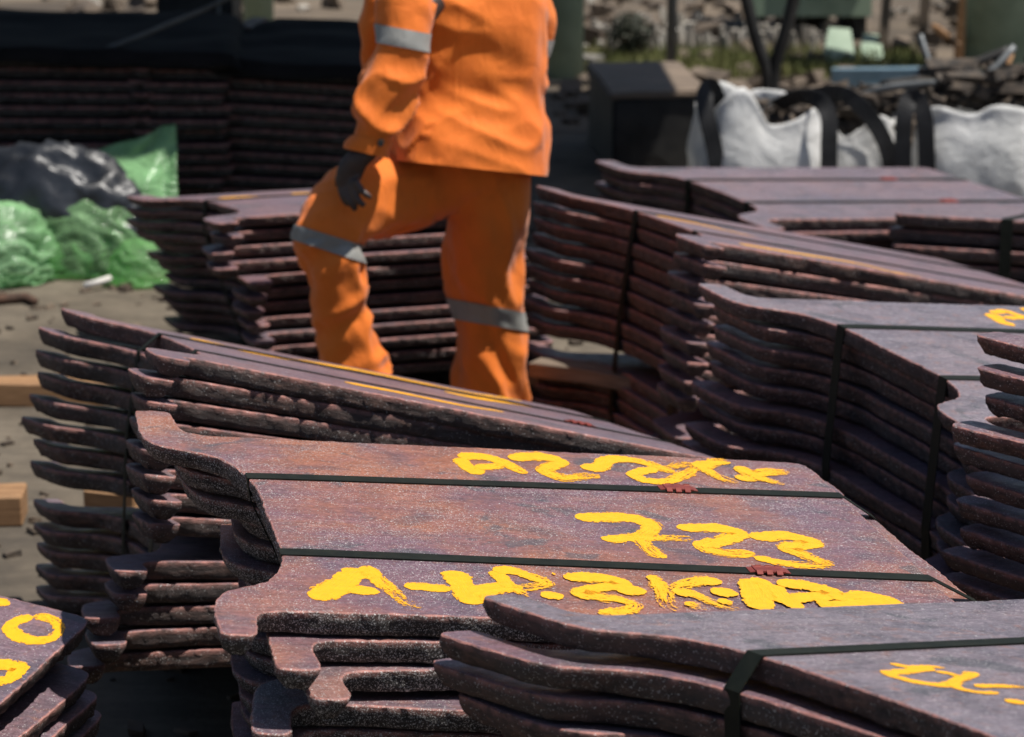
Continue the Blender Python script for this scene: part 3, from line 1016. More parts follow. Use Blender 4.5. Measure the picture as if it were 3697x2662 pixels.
SL = [(905, -25, 50, 8.80, 1), (895, 10, 66, 8.73, 1), (895, 60, 64, 8.70, 1), (893, 105, 60, 8.68, 1), (878, 155, 63, 8.67, 1), (858, 205, 67, 8.66, 1), (839, 245, 67, 8.64, 1), (831, 280, 58, 8.63, 1), (819, 305, 49, 8.62, 1), (814, 335, 48, 8.62, 1), (808, 380, 48, 8.62, 1)]
limb(jb, SL)
limb(jb, [(1165, -20, 48, 9.08, 1), (1172, 40, 50, 9.12, 1), (1172, 110, 48, 9.14, 1), (1150, 190, 46, 9.18, 1), (1105, 260, 44, 9.22, 1), (1060, 320, 42, 9.25, 1)])
# loose cloth of the jacket front showing beyond the sleeve
limb(jb, [(850, -10, 40, 8.98, 1), (838, 60, 38, 8.98, 1), (836, 140, 38, 8.98, 1), (850, 240, 55, 8.98, 1), (905, 330, 70, 8.98, 1)])
jack = remesh('jacket', jb, .0095)


def jk_fold(c):
    x, y = to_px(c)
    sleeve = c.y < 8.76 and x < 960
    if sleeve:
        k = .3 + .9 * min(1, max(0, (y - 100) / 80))
        a = k * (.014 * fold(c, (1, .2, -.55), 10, 2.0, 11) + .003 * fold(c, (.6, 0, .8), 16, 3, 12)) - .004
        k2 = min(1, max(0, (y - 300) / 20))
        return a * (1 - .7 * k2) + .003 * k2
    a = .011 * fold(c, (-.55, 0, -1), 7.5, 1.2, 21) + .008 * fold(c, (-.9, .1, .35), 11, 2.5, 22) - .004 * min(1, max(.2, (y - 60) / 150))
    a *= 1 - .5 * min(1, max(0, (y - 310) / 60))
    return a + .003 * mn.noise(c * 12)


crease(jack, jk_fold)
cut(jack, (860, 354), (1204, 390), True, lambda x, y, c: not (c.y < 8.74 and x < 880) and y > 300)
cut(jack, (766, 330), (862, 352), True, lambda x, y, c: c.y < 8.74 and x < 880 and y > 300)
mk('jacket', jack, M_ORANGE, person)


def bandA(c):
    x, y = to_px(c)
    m = 54 + (x - 840) * .20
    return c.y < 8.80 and x < 962 and m < y < m + 40


mk('reflective_band', slice_band(jack, (838, 54), (955, 76), (838, 96), (955, 117), lambda x, y, c: c.y < 8.80 and x < 975, 'reflective_band'), M_REFL, person)


def bandA2(c):
    x, y = to_px(c)
    return c.y > 9.02 and x > 1150 and 88 < y < 125


mk('reflective_band', slice_band(jack, (1150, 86), (1230, 90), (1150, 122), (1230, 128), lambda x, y, c: c.y > 9.02 and x > 1140, 'reflective_band'), M_REFL, person)
mk('cuff', slice_band(jack, (768, 296), (866, 318), (766, 330), (862, 352), lambda x, y, c: c.y < 8.74 and x < 880, 'cuff', .003), M_ORANGE, person)
b = MB()
bp = at(843, 318, 8.55)
b.tube([bp, bp + Vector((0, .03, 0))], .009, 10)
mk('cuff_button', b.build('cuff_button'), M_BOOT, person)

bb = MB()
# left forearm, palm and five fingers hanging open
limb(bb, [(835, 270, 26, 8.63, .8), (815, 330, 25, 8.62, .8), (795, 350, 26, 8.61, .7), (779, 372, 30, 8.61, .5), (772, 395, 29, 8.61, .42), (774, 412, 24, 8.61, .4)], 18)
for f in ([(758, 398, 9.5, 8.62), (756, 420, 9, 8.61), (763, 441, 8.5, 8.60), (772, 455, 7, 8.60)],
          [(768, 402, 9.5, 8.61), (769, 428, 9, 8.60), (778, 450, 8.5, 8.59), (789, 466, 7, 8.59)],
          [(779, 402, 9, 8.60), (784, 426, 8.5, 8.59), (796, 446, 8, 8.58), (808, 457, 6.5, 8.58)],
          [(788, 398, 8.5, 8.59), (797, 416, 8, 8.58), (810, 430, 7.5, 8.57), (823, 438, 6, 8.57)],
          [(764, 372, 10, 8.66), (752, 392, 9.5, 8.69), (752, 412, 9, 8.70), (760, 428, 7.5, 8.70)]):
    limb(bb, [(a_, b_, c_, d_, 1) for a_, b_, c_, d_ in f], 12, 5)
# right forearm and hand, hidden behind the body
limb(bb, [(1085, 290, 24, 9.24, .8), (1050, 335, 24, 9.26, .7), (1035, 370, 26, 9.27, .5), (1028, 410, 20, 9.27, .4), (1030, 445, 10, 9.26, .5)], 16)
# neck and head turned to the left
limb(bb, [(1040, -60, 36, 8.92, 1), (1035, -90, 36, 8.91, 1), (1022, -115, 45, 8.91, .9), (1018, -150, 58, 8.91, .85), (1020, -185, 62, 8.92, .85), (1026, -215, 52, 8.92, .85), (1030, -236, 24, 8.92, .85)], 24)
limb(bb, [(965, -168, 6, 8.90, 1), (956, -152, 9, 8.89, 1), (966, -146, 8, 8.89, 1)], 10, 3)
limb(bb, [(1036, -176, 8, 8.85, .6), (1042, -160, 10, 8.845, .5), (1036, -146, 7, 8.85, .6)], 10, 3)
# legs inside the trousers, down to the ankles
limb(bb, [(1010, 430, 52, 8.95, 1), (880, 442, 52, 8.88, 1), (745, 512, 42, 8.71, 1), (752, 640, 42, 8.70, 1), (790, 820, 40, 8.75, 1), (802, 955, 32, 8.77, 1)], 16)
limb(bb, [(1080, 420, 62, 8.96, 1), (1066, 560, 58, 9.0, 1), (1078, 690, 46, 9.02, 1), (1088, 830, 42, 9.04, 1), (1094, 960, 32, 9.05, 1)], 16)
limb(bb, [(1040, 60, 100, 8.93, .6), (1040, 250, 100, 8.93, .6), (1045, 410, 85, 8.95, .6)], 20)
limb(bb, [(1040, 80, 90, 8.93, .6), (1040, 0, 90, 8.93, .6), (1040, -70, 34, 8.92, .8)], 20)
limb(bb, [(960, 0, 32, 8.78, 1), (893, 100, 28, 8.68, 1), (850, 210, 26, 8.65, 1), (830, 280, 25, 8.63, .8)], 14)
limb(bb, [(1130, 0, 32, 9.06, 1), (1160, 110, 28, 9.14, 1), (1105, 250, 26, 9.22, 1), (1080, 295, 24, 9.24, .8)], 14)
body = remesh('body', bb, .0052, 2)
mk('body', body, M_SKIN, person)
hb = MB()
limb(hb, [(1026, -168, 60, 8.93, .9), (1024, -195, 67, 8.93, .9), (1030, -222, 58, 8.93, .88), (1034, -244, 22, 8.93, .88)], 24)
mk('hair', hb.build('hair', True), M_HAIR, person)
for q, Y in (((802, 940), 8.77), ((1094, 935), 9.05)):
    fb = MB()
    c = at(q[0], q[1], Y)
    g = Vector((c.x, Y, 0))
    fb.tube([c, Vector((c.x, Y, .12)), Vector((c.x, Y, .045)), Vector((c.x, Y, .0))], [.052, .055, .058, .052], 14)
    fb.tube([g + Vector((.05, .0, .045)), g + Vector((-.05, .02, .05)), g + Vector((-.14, .04, .042)), g + Vector((-.20, .055, .03))], [.045, .048, .045, .028], 14)
    mk('boot', fb.build('boot', True), M_BOOT, person)

# ------------------------------------------------------------------ roof on green posts
M_GREEN = simple('pale_green_paint', (.20, .27, .19), (.28, .36, .26), 6, .6, 0, .2, 40, .002)
M_DARK = simple('dark_steel', (.012, .012, .012), (.035, .033, .031), 9, .6, .3, .2, 60, .002)
M_GREY = simple('grey_steel', (.10, .11, .115), (.19, .20, .205), 9, .5, .5, .2, 60, .002)
M_CONC = simple('dirty_concrete', (.10, .09, .075), (.21, .195, .17), 5, .9, 0, .5, 50, .006)
ROOF_Z = 2.65


def post(x, y, r, label, h=ROOF_Z):
    b = MB()
    e = mk('steel_post', None, None, None, label, 'post', 'pale green steel posts', M=Matrix.Translation((x, y, 0)))
    b.tube([(0, 0, .02), (0, 0, 1), (0, 0, 1.8), (0, 0, h - .06)], r, 20)
    mk('shaft', b.build('shaft', True), M_GREEN, e)
    b = MB()
    b.box(Matrix.Translation((0, 0, .012)), r * 3.4, r * 3.4, .024)
    for sx in (-1, 1):
        for sy in (-1, 1): b.tube([(sx * r * 1.35, sy * r * 1.35, .02), (sx * r * 1.35, sy * r * 1.35, .05)], .014, 8)
    mk('base_plate', b.build('base_plate'), M_DARK, e)


for px_, py_, r_, lab in ((574, 96, .085, 'pale green steel post in shade beside the dark cabinet'), (1252, 182, .095, 'pale green steel post standing in light just past the worker'), (2215, 168, .19, 'thick pale green post behind the grey scrap bars')):
    q = on_ground(px_, py_)
    post(q.x, q.y, r_, lab)
for x, y, lab in ((-7.6, 11.7, 'outlying pale green roof post at the open side of the shaded stacks'), (-4.4, 11.7, 'outlying pale green roof post beside the black tarpaulin'), (-4.4, 15.2, 'outlying pale green roof post behind the shaded stacks')):
    post(x, y, .095, lab)
# corrugated sheets
b = MB()
NX = 150
x0, x1, y0, y1 = -9.0, 1.72, 11.45, 15.5
for i in range(NX + 1):
    x = x0 + (x1 - x0) * i / NX
    z = ROOF_Z + .02 * math.sin(i * 2.1)
    for y, dz in ((y0, 0), (y1, .35)): b.v.append(Vector((x, y, z + dz)))
for i in range(NX): b.f.append([i * 2, i * 2 + 2, i * 2 + 3, i * 2 + 1])
roof = mk('shed_roof', None, None, None, 'corrugated sheet roof shading the stacked plates behind the yard', 'roof')
rs = b.build('roof_sheet', True)
mk('roof_sheet', rs, simple('rusty_sheet', (.10, .07, .05), (.22, .17, .13), 3, .8), roof)
for y, z in ((11.7, ROOF_Z - .06), (13.4, ROOF_Z + .10), (15.2, ROOF_Z + .22)):
    b = MB()
    b.box(Matrix.Translation(((x0 + x1) / 2, y, z)), x1 - x0 - .3, .10, .08)
    mk('purlin', b.build('purlin'), M_DARK, roof)

# cable slung from the roof
b = MB()
pts = [(-260, -1750), (-200, -300), (-120, 20), (-40, 88), (30, 116), (110, 131), (190, 122), (280, 92), (370, 55), (480, 8), (620, -70), (820, -300), (900, -1700)]
P = [tuple(at(x, y, 12.15)) for x, y in pts]
P[0] = (P[1][0] - .2, 11.75, ROOF_Z - .1)
P[-1] = (P[-2][0] + .2, 11.75, ROOF_Z - .1)
b.tube([Vector(p) for p in cr(P, 6)], .010, 8)
mk('cable', b.build('cable', True), simple('grey_cable', (.05, .052, .05), (.085, .088, .085), 9, .6), None, 'slack dark grey cable sagging in front of the shaded stacks', 'cable')

# dark cabinet
cb = mk('steel_cabinet', None, None, None, 'black upright steel cabinet standing in shade behind the stacks', 'cabinet', M=Matrix.Translation((-1.42, 14.1, 0)))
b = MB(); b.box(Matrix.Translation((0, .22, .62)), .34, .44, 1.24); mk('case', b.build('case'), M_DARK, cb)
b = MB(); b.box(Matrix.Translation((0, -.008, .62)), .30, .014, 1.16); dr = mk('door', b.build('door'), M_DARK, cb)
b = MB(); b.tube([(.11, -.03, .55), (.11, -.03, .70)], .008, 8); mk('handle', b.build('handle'), M_GREY, dr)

# black bin with a dusty lid
bn = mk('steel_bin', None, None, None, 'black steel bin with a dusty flat lid beside the green post', 'bin', M=Matrix.Translation((.60, 13.9, 0)) @ Matrix.Rotation(R(6), 4, 'Z'))
for nm, sx, sy, sz, zc, mt in (('case', .42, .86, .34, .17, M_DARK), ('lid', .45, .88, .03, .355, M_WOODD)):
    bm = bmesh.new()
    bmesh.ops.create_cube(bm, size=1)
    bmesh.ops.scale(bm, vec=(sx, sy, sz), verts=bm.verts)
    bmesh.ops.bevel(bm, geom=list(bm.edges), offset=.012, segments=2, affect='EDGES')
    bmesh.ops.subdivide_edges(bm, edges=list(bm.edges), cuts=3, use_grid_fill=True)
    for v_ in bm.verts: v_.co += Vector((1, 1, 1)) * .008 * mn.noise(v_.co * 7)
    bmesh.ops.translate(bm, vec=(0, 0, zc), verts=bm.verts)
    me = bpy.data.meshes.new(nm)
    bm.to_mesh(me); bm.free()
    mk(nm, me, mt, bn)

# ------------------------------------------------------------------ plastic heaps
def film_mat(name, c, tr_=.3, rough=.22, transl=.5):
    t = NT(name)
    v = t.coord(False)
    col = t.mix(t.ramp(t.noise(v, 9, 4), [(.35, 0.0), (.65, 1.0)]), c, tuple(min(1, x * 1.5 + .03) for x in c))
    nrm = t.bump(t.noise(t.coord(False, (1, 1, 2.2)), 7, 3, .5, 2.5), .7, .03)
    p_ = t.pbr(col, rough, 0, nrm)
    tl = t.n('BsdfTranslucent', {'Color': col, 'Normal': nrm})
    m1 = t.n('MixShader', {0: transl, 1: p_.outputs[0], 2: tl.outputs[0]})
    tp = t.n('BsdfTransparent', {'Color': tuple(min(1, .5 + x) for x in c)})
    m2 = t.n('MixShader', {0: tr_, 1: m1.outputs[0], 2: tp.outputs[0]})
    return t.done(m2)


M_FILM = film_mat('green_film', (.26, .47, .22), .6, .09, .38)
M_FILMD = film_mat('dull_green_film', (.26, .46, .24), .35, .2, .35)
M_TARP = simple('black_tarpaulin', (.012, .014, .018), (.03, .034, .042), 8, .38, 0, .4, 30, .01)


def heap(name, c, rx, ry, rz, yaw, seed, amp, label, cat, mat, fr=3.2, axis=None, sub=5, ribs=17, smooth=True):
    bm = bmesh.new()
    bmesh.ops.create_icosphere(bm, subdivisions=sub, radius=1)
    off = Vector((seed * 3.7, seed * 1.9, seed))
    Mx = Matrix.Rotation(R(yaw), 3, 'Z')
    for v_ in bm.verts:
        n_ = v_.co.normalized()
        d = 1 + amp * ((1 - 2.2 * abs(mn.noise(n_ * fr + off))) + .5 * (1 - 2.2 * abs(mn.noise(n_ * fr * 2.3 + off))) + .1 * mn.noise(n_ * fr * 6))
        if axis:
            ax = Vector(axis).normalized()
            e1 = ax.orthogonal().normalized()
            e2 = ax.cross(e1)
            ph = math.atan2(n_.dot(e2), n_.dot(e1)) + .5 * mn.noise(n_ * 1.7 + off)
            pole = n_.dot(ax)
            rb = abs(math.sin(ph * ribs / 2 + 1.5 * mn.noise(n_ * 2.1 + off)))
            d += .26 * (rb - .5) * (.35 + .65 * max(0, pole)) - .22 * max(0, pole - .55)
        p_ = Vector((n_.x * rx * d, n_.y * ry * d, n_.z * rz * d))
        p_.z = max(p_.z, -.02 + .01 * mn.noise(n_ * 5))
        v_.co = Mx @ p_
    for f in bm.faces: f.smooth = smooth
    me = bpy.data.meshes.new(name)
    bm.to_mesh(me); bm.free()
    z0 = min(v_.co.z for v_ in me.vertices)
    return mk(name, me, mat, None, label, cat, M=Matrix.Translation((c[0], c[1], c[2] - z0 + .002)))


g = on_ground(205, 610)
heap('plastic_bag', (g.x - .02, g.y + .12, 0), .26, .20, .27, 10, 4, .03, 'bright green crumpled plastic bag lying on concrete beside the stacks', 'plastic bag', M_FILM, 1.8, (.85, -.3, -.35))
heap('plastic_bag', (g.x + .02, g.y + .14, 0), .18, .13, .17, 40, 31, .16, 'darker crumple of film bunched inside the bright green bag', 'plastic bag', M_FILMD, 2.4, (.6, -.6, .3), ribs=9)
g2 = on_ground(305, 632)
heap('plastic_bag', (g2.x, g2.y + .02, 0), .11, .10, .13, -20, 9, .04, 'small lit tail of green plastic in front of the crumpled bag', 'plastic bag', M_FILM, 2.0, (-.9, .2, .2), ribs=11)
heap('plastic_bag', (on_ground(20, 560).x + .02, 11.4, 0), .26, .2, .24, 30, 12, .04, 'dark green plastic bag bunched under the black tarpaulin', 'plastic bag', M_FILMD, 2.0, (.8, -.5, .1))
heap('tarpaulin', (at(105, 420, 11.62).x, 11.62, 0), .40, .17, .40, -8, 21, .12, 'glossy black tarpaulin heaped beside the green plastic', 'tarpaulin', M_TARP, 3.0)
# pale stick by the bag
b = MB()
b.tube([on_ground(186, 634, .02), on_ground(215, 626, .03), on_ground(245, 616, .04)], .012, 8)
mk('stick', b.build('stick', True), simple('pale_stick', (.5, .47, .44), (.62, .6, .56), 20, .6), None, 'short pale stick poking from under the green bag', 'stick')
# raised sheet leaning on the shaded stack
V, F = [], []
NU, NV = 26, 22
q = [at(178, 352, 11.66), at(388, 278, 11.72), at(392, 462, 11.55), at(268, 446, 11.5)]
for i in range(NU + 1):
    for j in range(NV + 1):
        s_, t_ = i / NU, j / NV
        p_ = q[0] * (1 - s_) * (1 - t_) + q[1] * s_ * (1 - t_) + q[2] * s_ * t_ + q[3] * (1 - s_) * t_
        p_ = p_ + Vector((0, 1, .2)) * (.05 * (1 - 2 * abs(mn.noise(Vector((s_ * 2.2 + t_ * 1.2, t_ * 1.5, 4.4))))))
        V.append(p_)
for i in range(NU):
    for j in range(NV):
        a_ = i * (NV + 1) + j
        F.append([a_, a_ + 1, a_ + NV + 2, a_ + NV + 1])
ms = mesh('plastic_sheet', V, F)
o = mk('plastic_sheet', ms, M_FILMD, None, 'raised green plastic sheet draped against the shaded stacks', 'plastic sheet')
md = o.modifiers.new('thick', 'SOLIDIFY'); md.thickness = .002

# ------------------------------------------------------------------ white bulk bags
M_BAG = None
t = NT('white_woven_bag')
v = t.coord()
c = t.ramp(t.noise(v, 3, 6), [(.3, (.72, .72, .70)), (.6, (.84, .84, .83))])
c = t.mix(t.math('MULTIPLY', t.ramp(t.noise(v, 7, 6, .65), [(.6, 0.0), (.76, 1.0)]), .5), c, (.25, .23, .20))
nb = t.bump(t.noise(v, 12, 6, .6, 1.0), .6, .02)
pb = t.pbr(c, .7, 0, nb)
tl = t.n('BsdfTranslucent', {'Color': c, 'Normal': nb})
M_BAG = t.done(t.n('MixShader', {0: .35, 1: pb.outputs[0], 2: tl.outputs[0]}))
M_WEB = simple('black_webbing', (.008, .008, .009), (.02, .02, .022), 20, .7)


def bulk_bag(c, yaw, wx, wy, h, seed, label, rim, loops):
    """open woven bag: slumped walls, uneven rim, black lifting loops"""
    e = mk('bulk_bag', None, None, None, label, 'bulk bag', 'white bulk bags of scrap', M=Matrix.Translation(c) @ Matrix.Rotation(R(yaw), 4, 'Z'))
    N, K = 64, 22
    V, F = [], []
    for k in range(K + 1):
        tt = k / K
        for i in range(N):
            th = 2 * math.pi * i / N
            ca, sa = math.cos(th), math.sin(th)
            m = (abs(ca) ** 5 + abs(sa) ** 5) ** (-.2)
            bul = 1 + .10 * math.sin(math.pi * min(1, tt * 1.1)) - .04 * tt
            f1 = 1 - 2 * abs(mn.noise(Vector((ca * 2.2 + tt * 1.5, sa * 2.2, tt * 2 + seed))))
            r_ = bul * (1 + .035 * f1 + .015 * mn.noise(Vector((ca * 6, sa * 6, tt * 6 + seed))))
            zt = h * tt * (1 + rim * (mn.noise(Vector((ca * 1.3, sa * 1.3, seed * 2.0))) * 1.2 + .35 * (abs(ca * sa) * 2 - .5)) * tt)
            V.append((ca * m * wx / 2 * r_, sa * m * wy / 2 * r_, zt))
    for k in range(K):
        for i in range(N):
            j = (i + 1) % N
            F.append([k * N + i, k * N + j, (k + 1) * N + j, (k + 1) * N + i])
    F.append(list(range(N))[::-1])
    ob = mk('bag_wall', mesh('bag_wall', V, F), M_BAG, e)
    md = ob.modifiers.new('thick', 'SOLIDIFY'); md.thickness = .006
    for lp in loops:
        b = MB()
        P = [Vector(p) for p in cr(lp, 6)]
        w_ = .034
        vv, ff = [], []
        for i, p in enumerate(P):
            tg = (P[min(i + 1, len(P) - 1)] - P[max(i - 1, 0)]).normalized()
            sd_ = tg.cross(Vector((0, 1, .1))).normalized()
            nn = sd_.cross(tg)
            for a_, b2 in ((-1, -1), (1, -1), (1, 1), (-1, 1)): vv.append(p + sd_ * a_ * w_ + nn * b2 * .003)
        for i in range(len(P) - 1):
            for k in range(4): ff.append([i * 4 + k, (i + 1) * 4 + k, (i + 1) * 4 + (k + 1) % 4, i * 4 + (k + 1) % 4])
        b.add(vv, ff)
        mk('lifting_loop', b.build('lifting_loop'), M_WEB, e)
    return e


YB = 12.55
def bag_at(xl, xr, ytop, Y, dep, seed, label, rim, yaw, loops_px):
    a_, c_ = at(xl, ytop, Y), at(xr, ytop, Y)
    cx = (a_.x + c_.x) / 2
    wx = c_.x - a_.x
    M = Matrix.Translation((cx, Y + dep / 2, 0)) @ Matrix.Rotation(R(yaw), 4, 'Z')
    loops = []
    for lp in loops_px: loops.append([tuple(M.inverted() @ at(x, y, Y - dy)) for x, y, dy in lp])
    return bulk_bag((cx, Y + dep / 2, 0), yaw, wx, dep, a_.z, seed, label, rim, loops)


bag_at(1556, 1822, 272, 12.55, .6, 3, 'slumped white bulk bag with a leaning black strap at its corner', .45, 4,
       [[(1600, 440, .03), (1582, 330, .03), (1568, 270, .03), (1560, 215, 0), (1575, 190, -.05), (1592, 230, -.1), (1606, 262, -.12)], [(1836, 440, .05), (1836, 330, .05), (1836, 262, .04), (1815, 225, 0), (1770, 214, -.1), (1720, 235, -.25)]])
bag_at(1842, 2000, 278, 12.7, .5, 7, 'torn white bulk bag squeezed between two fuller bags', .55, -5,
       [[(1978, 440, .06), (1968, 340, .06), (1935, 270, .03), (1890, 222, 0), (1850, 206, -.05), (1790, 215, -.1)]])
bag_at(2062, 2330, 252, 12.45, .7, 11, 'full white bulk bag with smooth creased side and scrap on top', .22, -8,
       [[(2000, 440, .04), (2000, 340, .04), (2004, 250, .03), (2022, 215, 0), (2045, 250, .03), (2052, 340, .04), (2054, 440, .04)]])

# scrap in the bags
rng = random.Random(5)
M_SCR = simple('scrap_mix', (.015, .014, .013), (.10, .075, .055), 25, .8, .1)


def scrap(cx, cy, cz, rx, ry, rz, n, seed, label):
    r_ = random.Random(seed)
    b = MB()
    for k in range(n):
        p_ = Vector((cx + r_.uniform(-rx, rx), cy + r_.uniform(-ry, ry), cz + r_.uniform(-rz, rz)))
        Mx = Matrix.Translation(p_) @ Matrix.Rotation(r_.uniform(0, 6), 4, 'Z') @ Matrix.Rotation(r_.uniform(-.7, .7), 4, 'X')
        b.box(Mx, r_.uniform(.04, .22), r_.uniform(.02, .06), r_.uniform(.01, .05), .01, r_)
    mk('scrap_heap', b.build('scrap_heap'), M_SCR, None, label, 'scrap', kind='stuff')


q = at(1690, 300, 12.85); scrap(q.x, 12.85, .34, .18, .2, .06, 60, 1, 'dark scrap offcuts filling the slumped bag')
q = at(1910, 300, 12.95); scrap(q.x, 12.95, .38, .14, .2, .07, 70, 2, 'dark scrap offcuts filling the torn bag')
q = at(2190, 240, 12.8); scrap(q.x, 12.8, .50, .24, .22, .08, 90, 3, 'dark scrap offcuts heaped on the full bag')


def bar(pts, r, mat, label, name='steel_bar', cat='bar', Y=None, sub=5):
    b = MB()
    P = [at(x, y, yy) for x, y, yy in pts]
    b.tube([Vector(p) for p in cr([tuple(p) for p in P], sub)], r, 8)
    return mk(name, b.build(name, True), mat, None, label, cat)


bar([(1885, 222, 12.9), (1960, 196, 12.85), (2070, 184, 12.8), (2150, 181, 12.8), (2195, 158, 12.8), (2246, 104, 12.85)], .016, M_GREY, 'bent grey steel bar lying over the bags, curling up at one end')
bar([(1950, 190, 13.0), (2060, 172, 13.0), (2160, 140, 13.0), (2235, 112, 13.0)], .022, M_DARK, 'thick black bar resting across the bags behind the bent grey bar')
bar([(2038, 78, 13.1), (2055, 130, 13.05), (2082, 200, 13.0)], .014, M_GREY, 'straight grey bar standing up out of the scrap')
for k, (a_, c_) in enumerate((((2150, 230), (2235, 150)), ((2185, 235), (2262, 172)), ((2205, 240), (2240, 120)), ((2130, 232), (2200, 170)))):
    bar([(a_[0], a_[1], 12.95), ((a_[0] + c_[0]) / 2, (a_[1] + c_[1]) / 2 - 3, 13.0), (c_[0], c_[1], 13.05)], .012 + .003 * (k % 2), M_WOODD if k % 2 else M_WOOD, ('brown', 'pale', 'upright brown', 'short pale')[k] + ' wooden stick jutting from the scrap on the full bag', 'wooden_stick', 'stick')
bar([(1672, 262, 12.7), (1678, 284, 12.65), (1690, 302, 12.65)], .016, M_WOOD, 'yellowish wood offcut propped in the slumped bag', 'wood_offcut', 'offcut')

# ------------------------------------------------------------------ far yard: rubble, grass, posts, panels
def rubble(n, xr, yr, size, seed, mat, label):
    r_ = random.Random(seed)
    b = MB()
    for k in range(n):
        s_ = r_.uniform(*size)
        p_ = Vector((r_.uniform(*xr), r_.uniform(*yr), s_ * .25))
        Mx = Matrix.Translation(p_) @ Matrix.Rotation(r_.uniform(0, 6), 4, 'Z') @ Matrix.Rotation(r_.uniform(-.5, .5), 4, 'Y')
        b.box(Mx, s_ * r_.uniform(.6, 1.5), s_ * r_.uniform(.5, 1.1), s_ * r_.uniform(.4, .9), s_ * .2, r_)
    mk('rubble', b.build('rubble'), mat, None, label, 'rubble', kind='stuff')


M_STW = simple('pale_stone', (.20, .18, .15), (.42, .39, .34), 4, .85)
M_STB = simple('brown_stone', (.06, .045, .033), (.17, .13, .095), 4, .9)
bm = bmesh.new()
bmesh.ops.create_grid(bm, x_segments=40, y_segments=40, size=1)
for v_ in bm.verts:
    v_.co = Vector((v_.co.x * 30, 30.6 + v_.co.y * 16 + .4 * mn.noise(Vector((v_.co.x * 20, 0, 1))), .004))
me = bpy.data.meshes.new('dirt')
bm.to_mesh(me); bm.free()
mk('dirt', me, simple('brown_dirt', (.055, .042, .03), (.15, .115, .08), 1.5, .95, 0, .6, 30, .02), kind='structure')
rubble(900, (-6, 6), (16.3, 26), (.04, .16), 1, M_STB, 'brown rubble strewn over the far yard')
rubble(260, (-5, 6), (17.0, 25), (.03, .10), 2, M_STW, 'pale broken stones scattered over the far yard')
rubble(160, (.2, 2.4), (14.0, 16.4), (.04, .13), 3, M_STB, 'brown rubble lying behind the white bags')
# white upright stumps of stone in the light
r_ = random.Random(8)
b = MB()
for k in range(130):
    x, y = r_.uniform(.35, 1.9), r_.uniform(17.0, 18.1)
    h = r_.uniform(.05, .13)
    b.box(Matrix.Translation((x, y, h / 2)) @ Matrix.Rotation(r_.uniform(0, 3), 4, 'Z') @ Matrix.Rotation(r_.uniform(-.2, .2), 4, 'X'), r_.uniform(.02, .045), r_.uniform(.02, .04), h, .006, r_)
mk('pale_stone_stumps', b.build('pale_stone_stumps'), M_STW, None, 'band of small upright pale stones beyond the steel trestle', 'stones', kind='stuff')
# grass strip
b = MB()
for k in range(5200):
    x, y = r_.uniform(.3, 2.2), r_.uniform(16.2, 17.1)
    h = r_.uniform(.03, .10)
    a_ = r_.uniform(0, 6.28)
    d = Vector((math.cos(a_), math.sin(a_), 0)) * .007
    tip = Vector((x, y, 0)) + Vector((r_.uniform(-.03, .03), r_.uniform(-.03, .03), h))
    b.add([Vector((x, y, 0)) - d, Vector((x, y, 0)) + d, tip], [[0, 1, 2]])
mk('grass', b.build('grass'), simple('dry_grass', (.10, .12, .03), (.20, .19, .07), 3, .9), None, 'dry yellow-green grass strip in front of the pale stones', 'grass', kind='stuff')

# round dark shrub
q = on_ground(1395, 135)
sh = mk('shrub', None, None, None, 'small dark round shrub beside the grey pole', 'shrub', M=Matrix.Translation((q.x, q.y, 0)))
b = MB()
for k in range(900):
    d = Vector((r_.gauss(0, 1), r_.gauss(0, 1), r_.gauss(0, 1))).normalized() * .125 * r_.uniform(.5, 1.08)
    p_ = Vector((d.x, d.y, .15 + d.z * .9))
    a_ = Vector((r_.gauss(0, 1), r_.gauss(0, 1), r_.gauss(0, 1))).normalized() * .016
    c_ = d.cross(a_).normalized() * .009
    b.add([p_ - a_, p_ + c_, p_ + a_, p_ - c_], [[0, 1, 2, 3]])
mk('crown', b.build('crown'), simple('dark_leaf', (.012, .016, .008), (.035, .04, .02), 9, .7), sh)
b = MB(); b.tube([(0, 0, 0), (.005, 0, .08), (0, .005, .16)], [.014, .011, .006], 7); mk('trunk', b.build('trunk', True), M_WOODD, sh)

# grey pole
q = on_ground(1484, 182)
b = MB(); b.tube([(q.x, q.y, 0), (q.x + .01, q.y, .6), (q.x + .02, q.y, 2.6)], .027, 12)
mk('grey_pole', b.build('grey_pole', True), M_GREY, None, 'slender grey steel pole standing beyond the concrete block', 'pole')

# V shaped trestle
tre = mk('steel_trestle', None, None, None, 'dark steel trestle spreading upward in a V behind the bags', 'trestle')
f0 = on_ground(1705, 240)
for pts in ([(1640, -60), (1672, 80), (1698, 160), (1703, 240)], [(1772, -60), (1742, 60), (1716, 150), (1708, 240)]):
    b = MB(); b.tube([Vector(p) for p in cr([tuple(at(x, y, f0.y)) for x, y in pts], 4)], .032, 10)
    mk('strut', b.build('strut', True), M_DARK, tre)
b = MB(); b.box(Matrix.Translation((f0.x, f0.y, .012)), .22, .16, .024); mk('base_plate', b.build('base_plate'), M_DARK, tre)
b = MB(); top_l, top_r = at(1640, -60, f0.y), at(1772, -60, f0.y); b.tube([top_l - Vector((.2, 0, 0)), top_r + Vector((.2, 0, 0))], .03, 10); mk('cross_bar', b.build('cross_bar', True), M_DARK, tre)

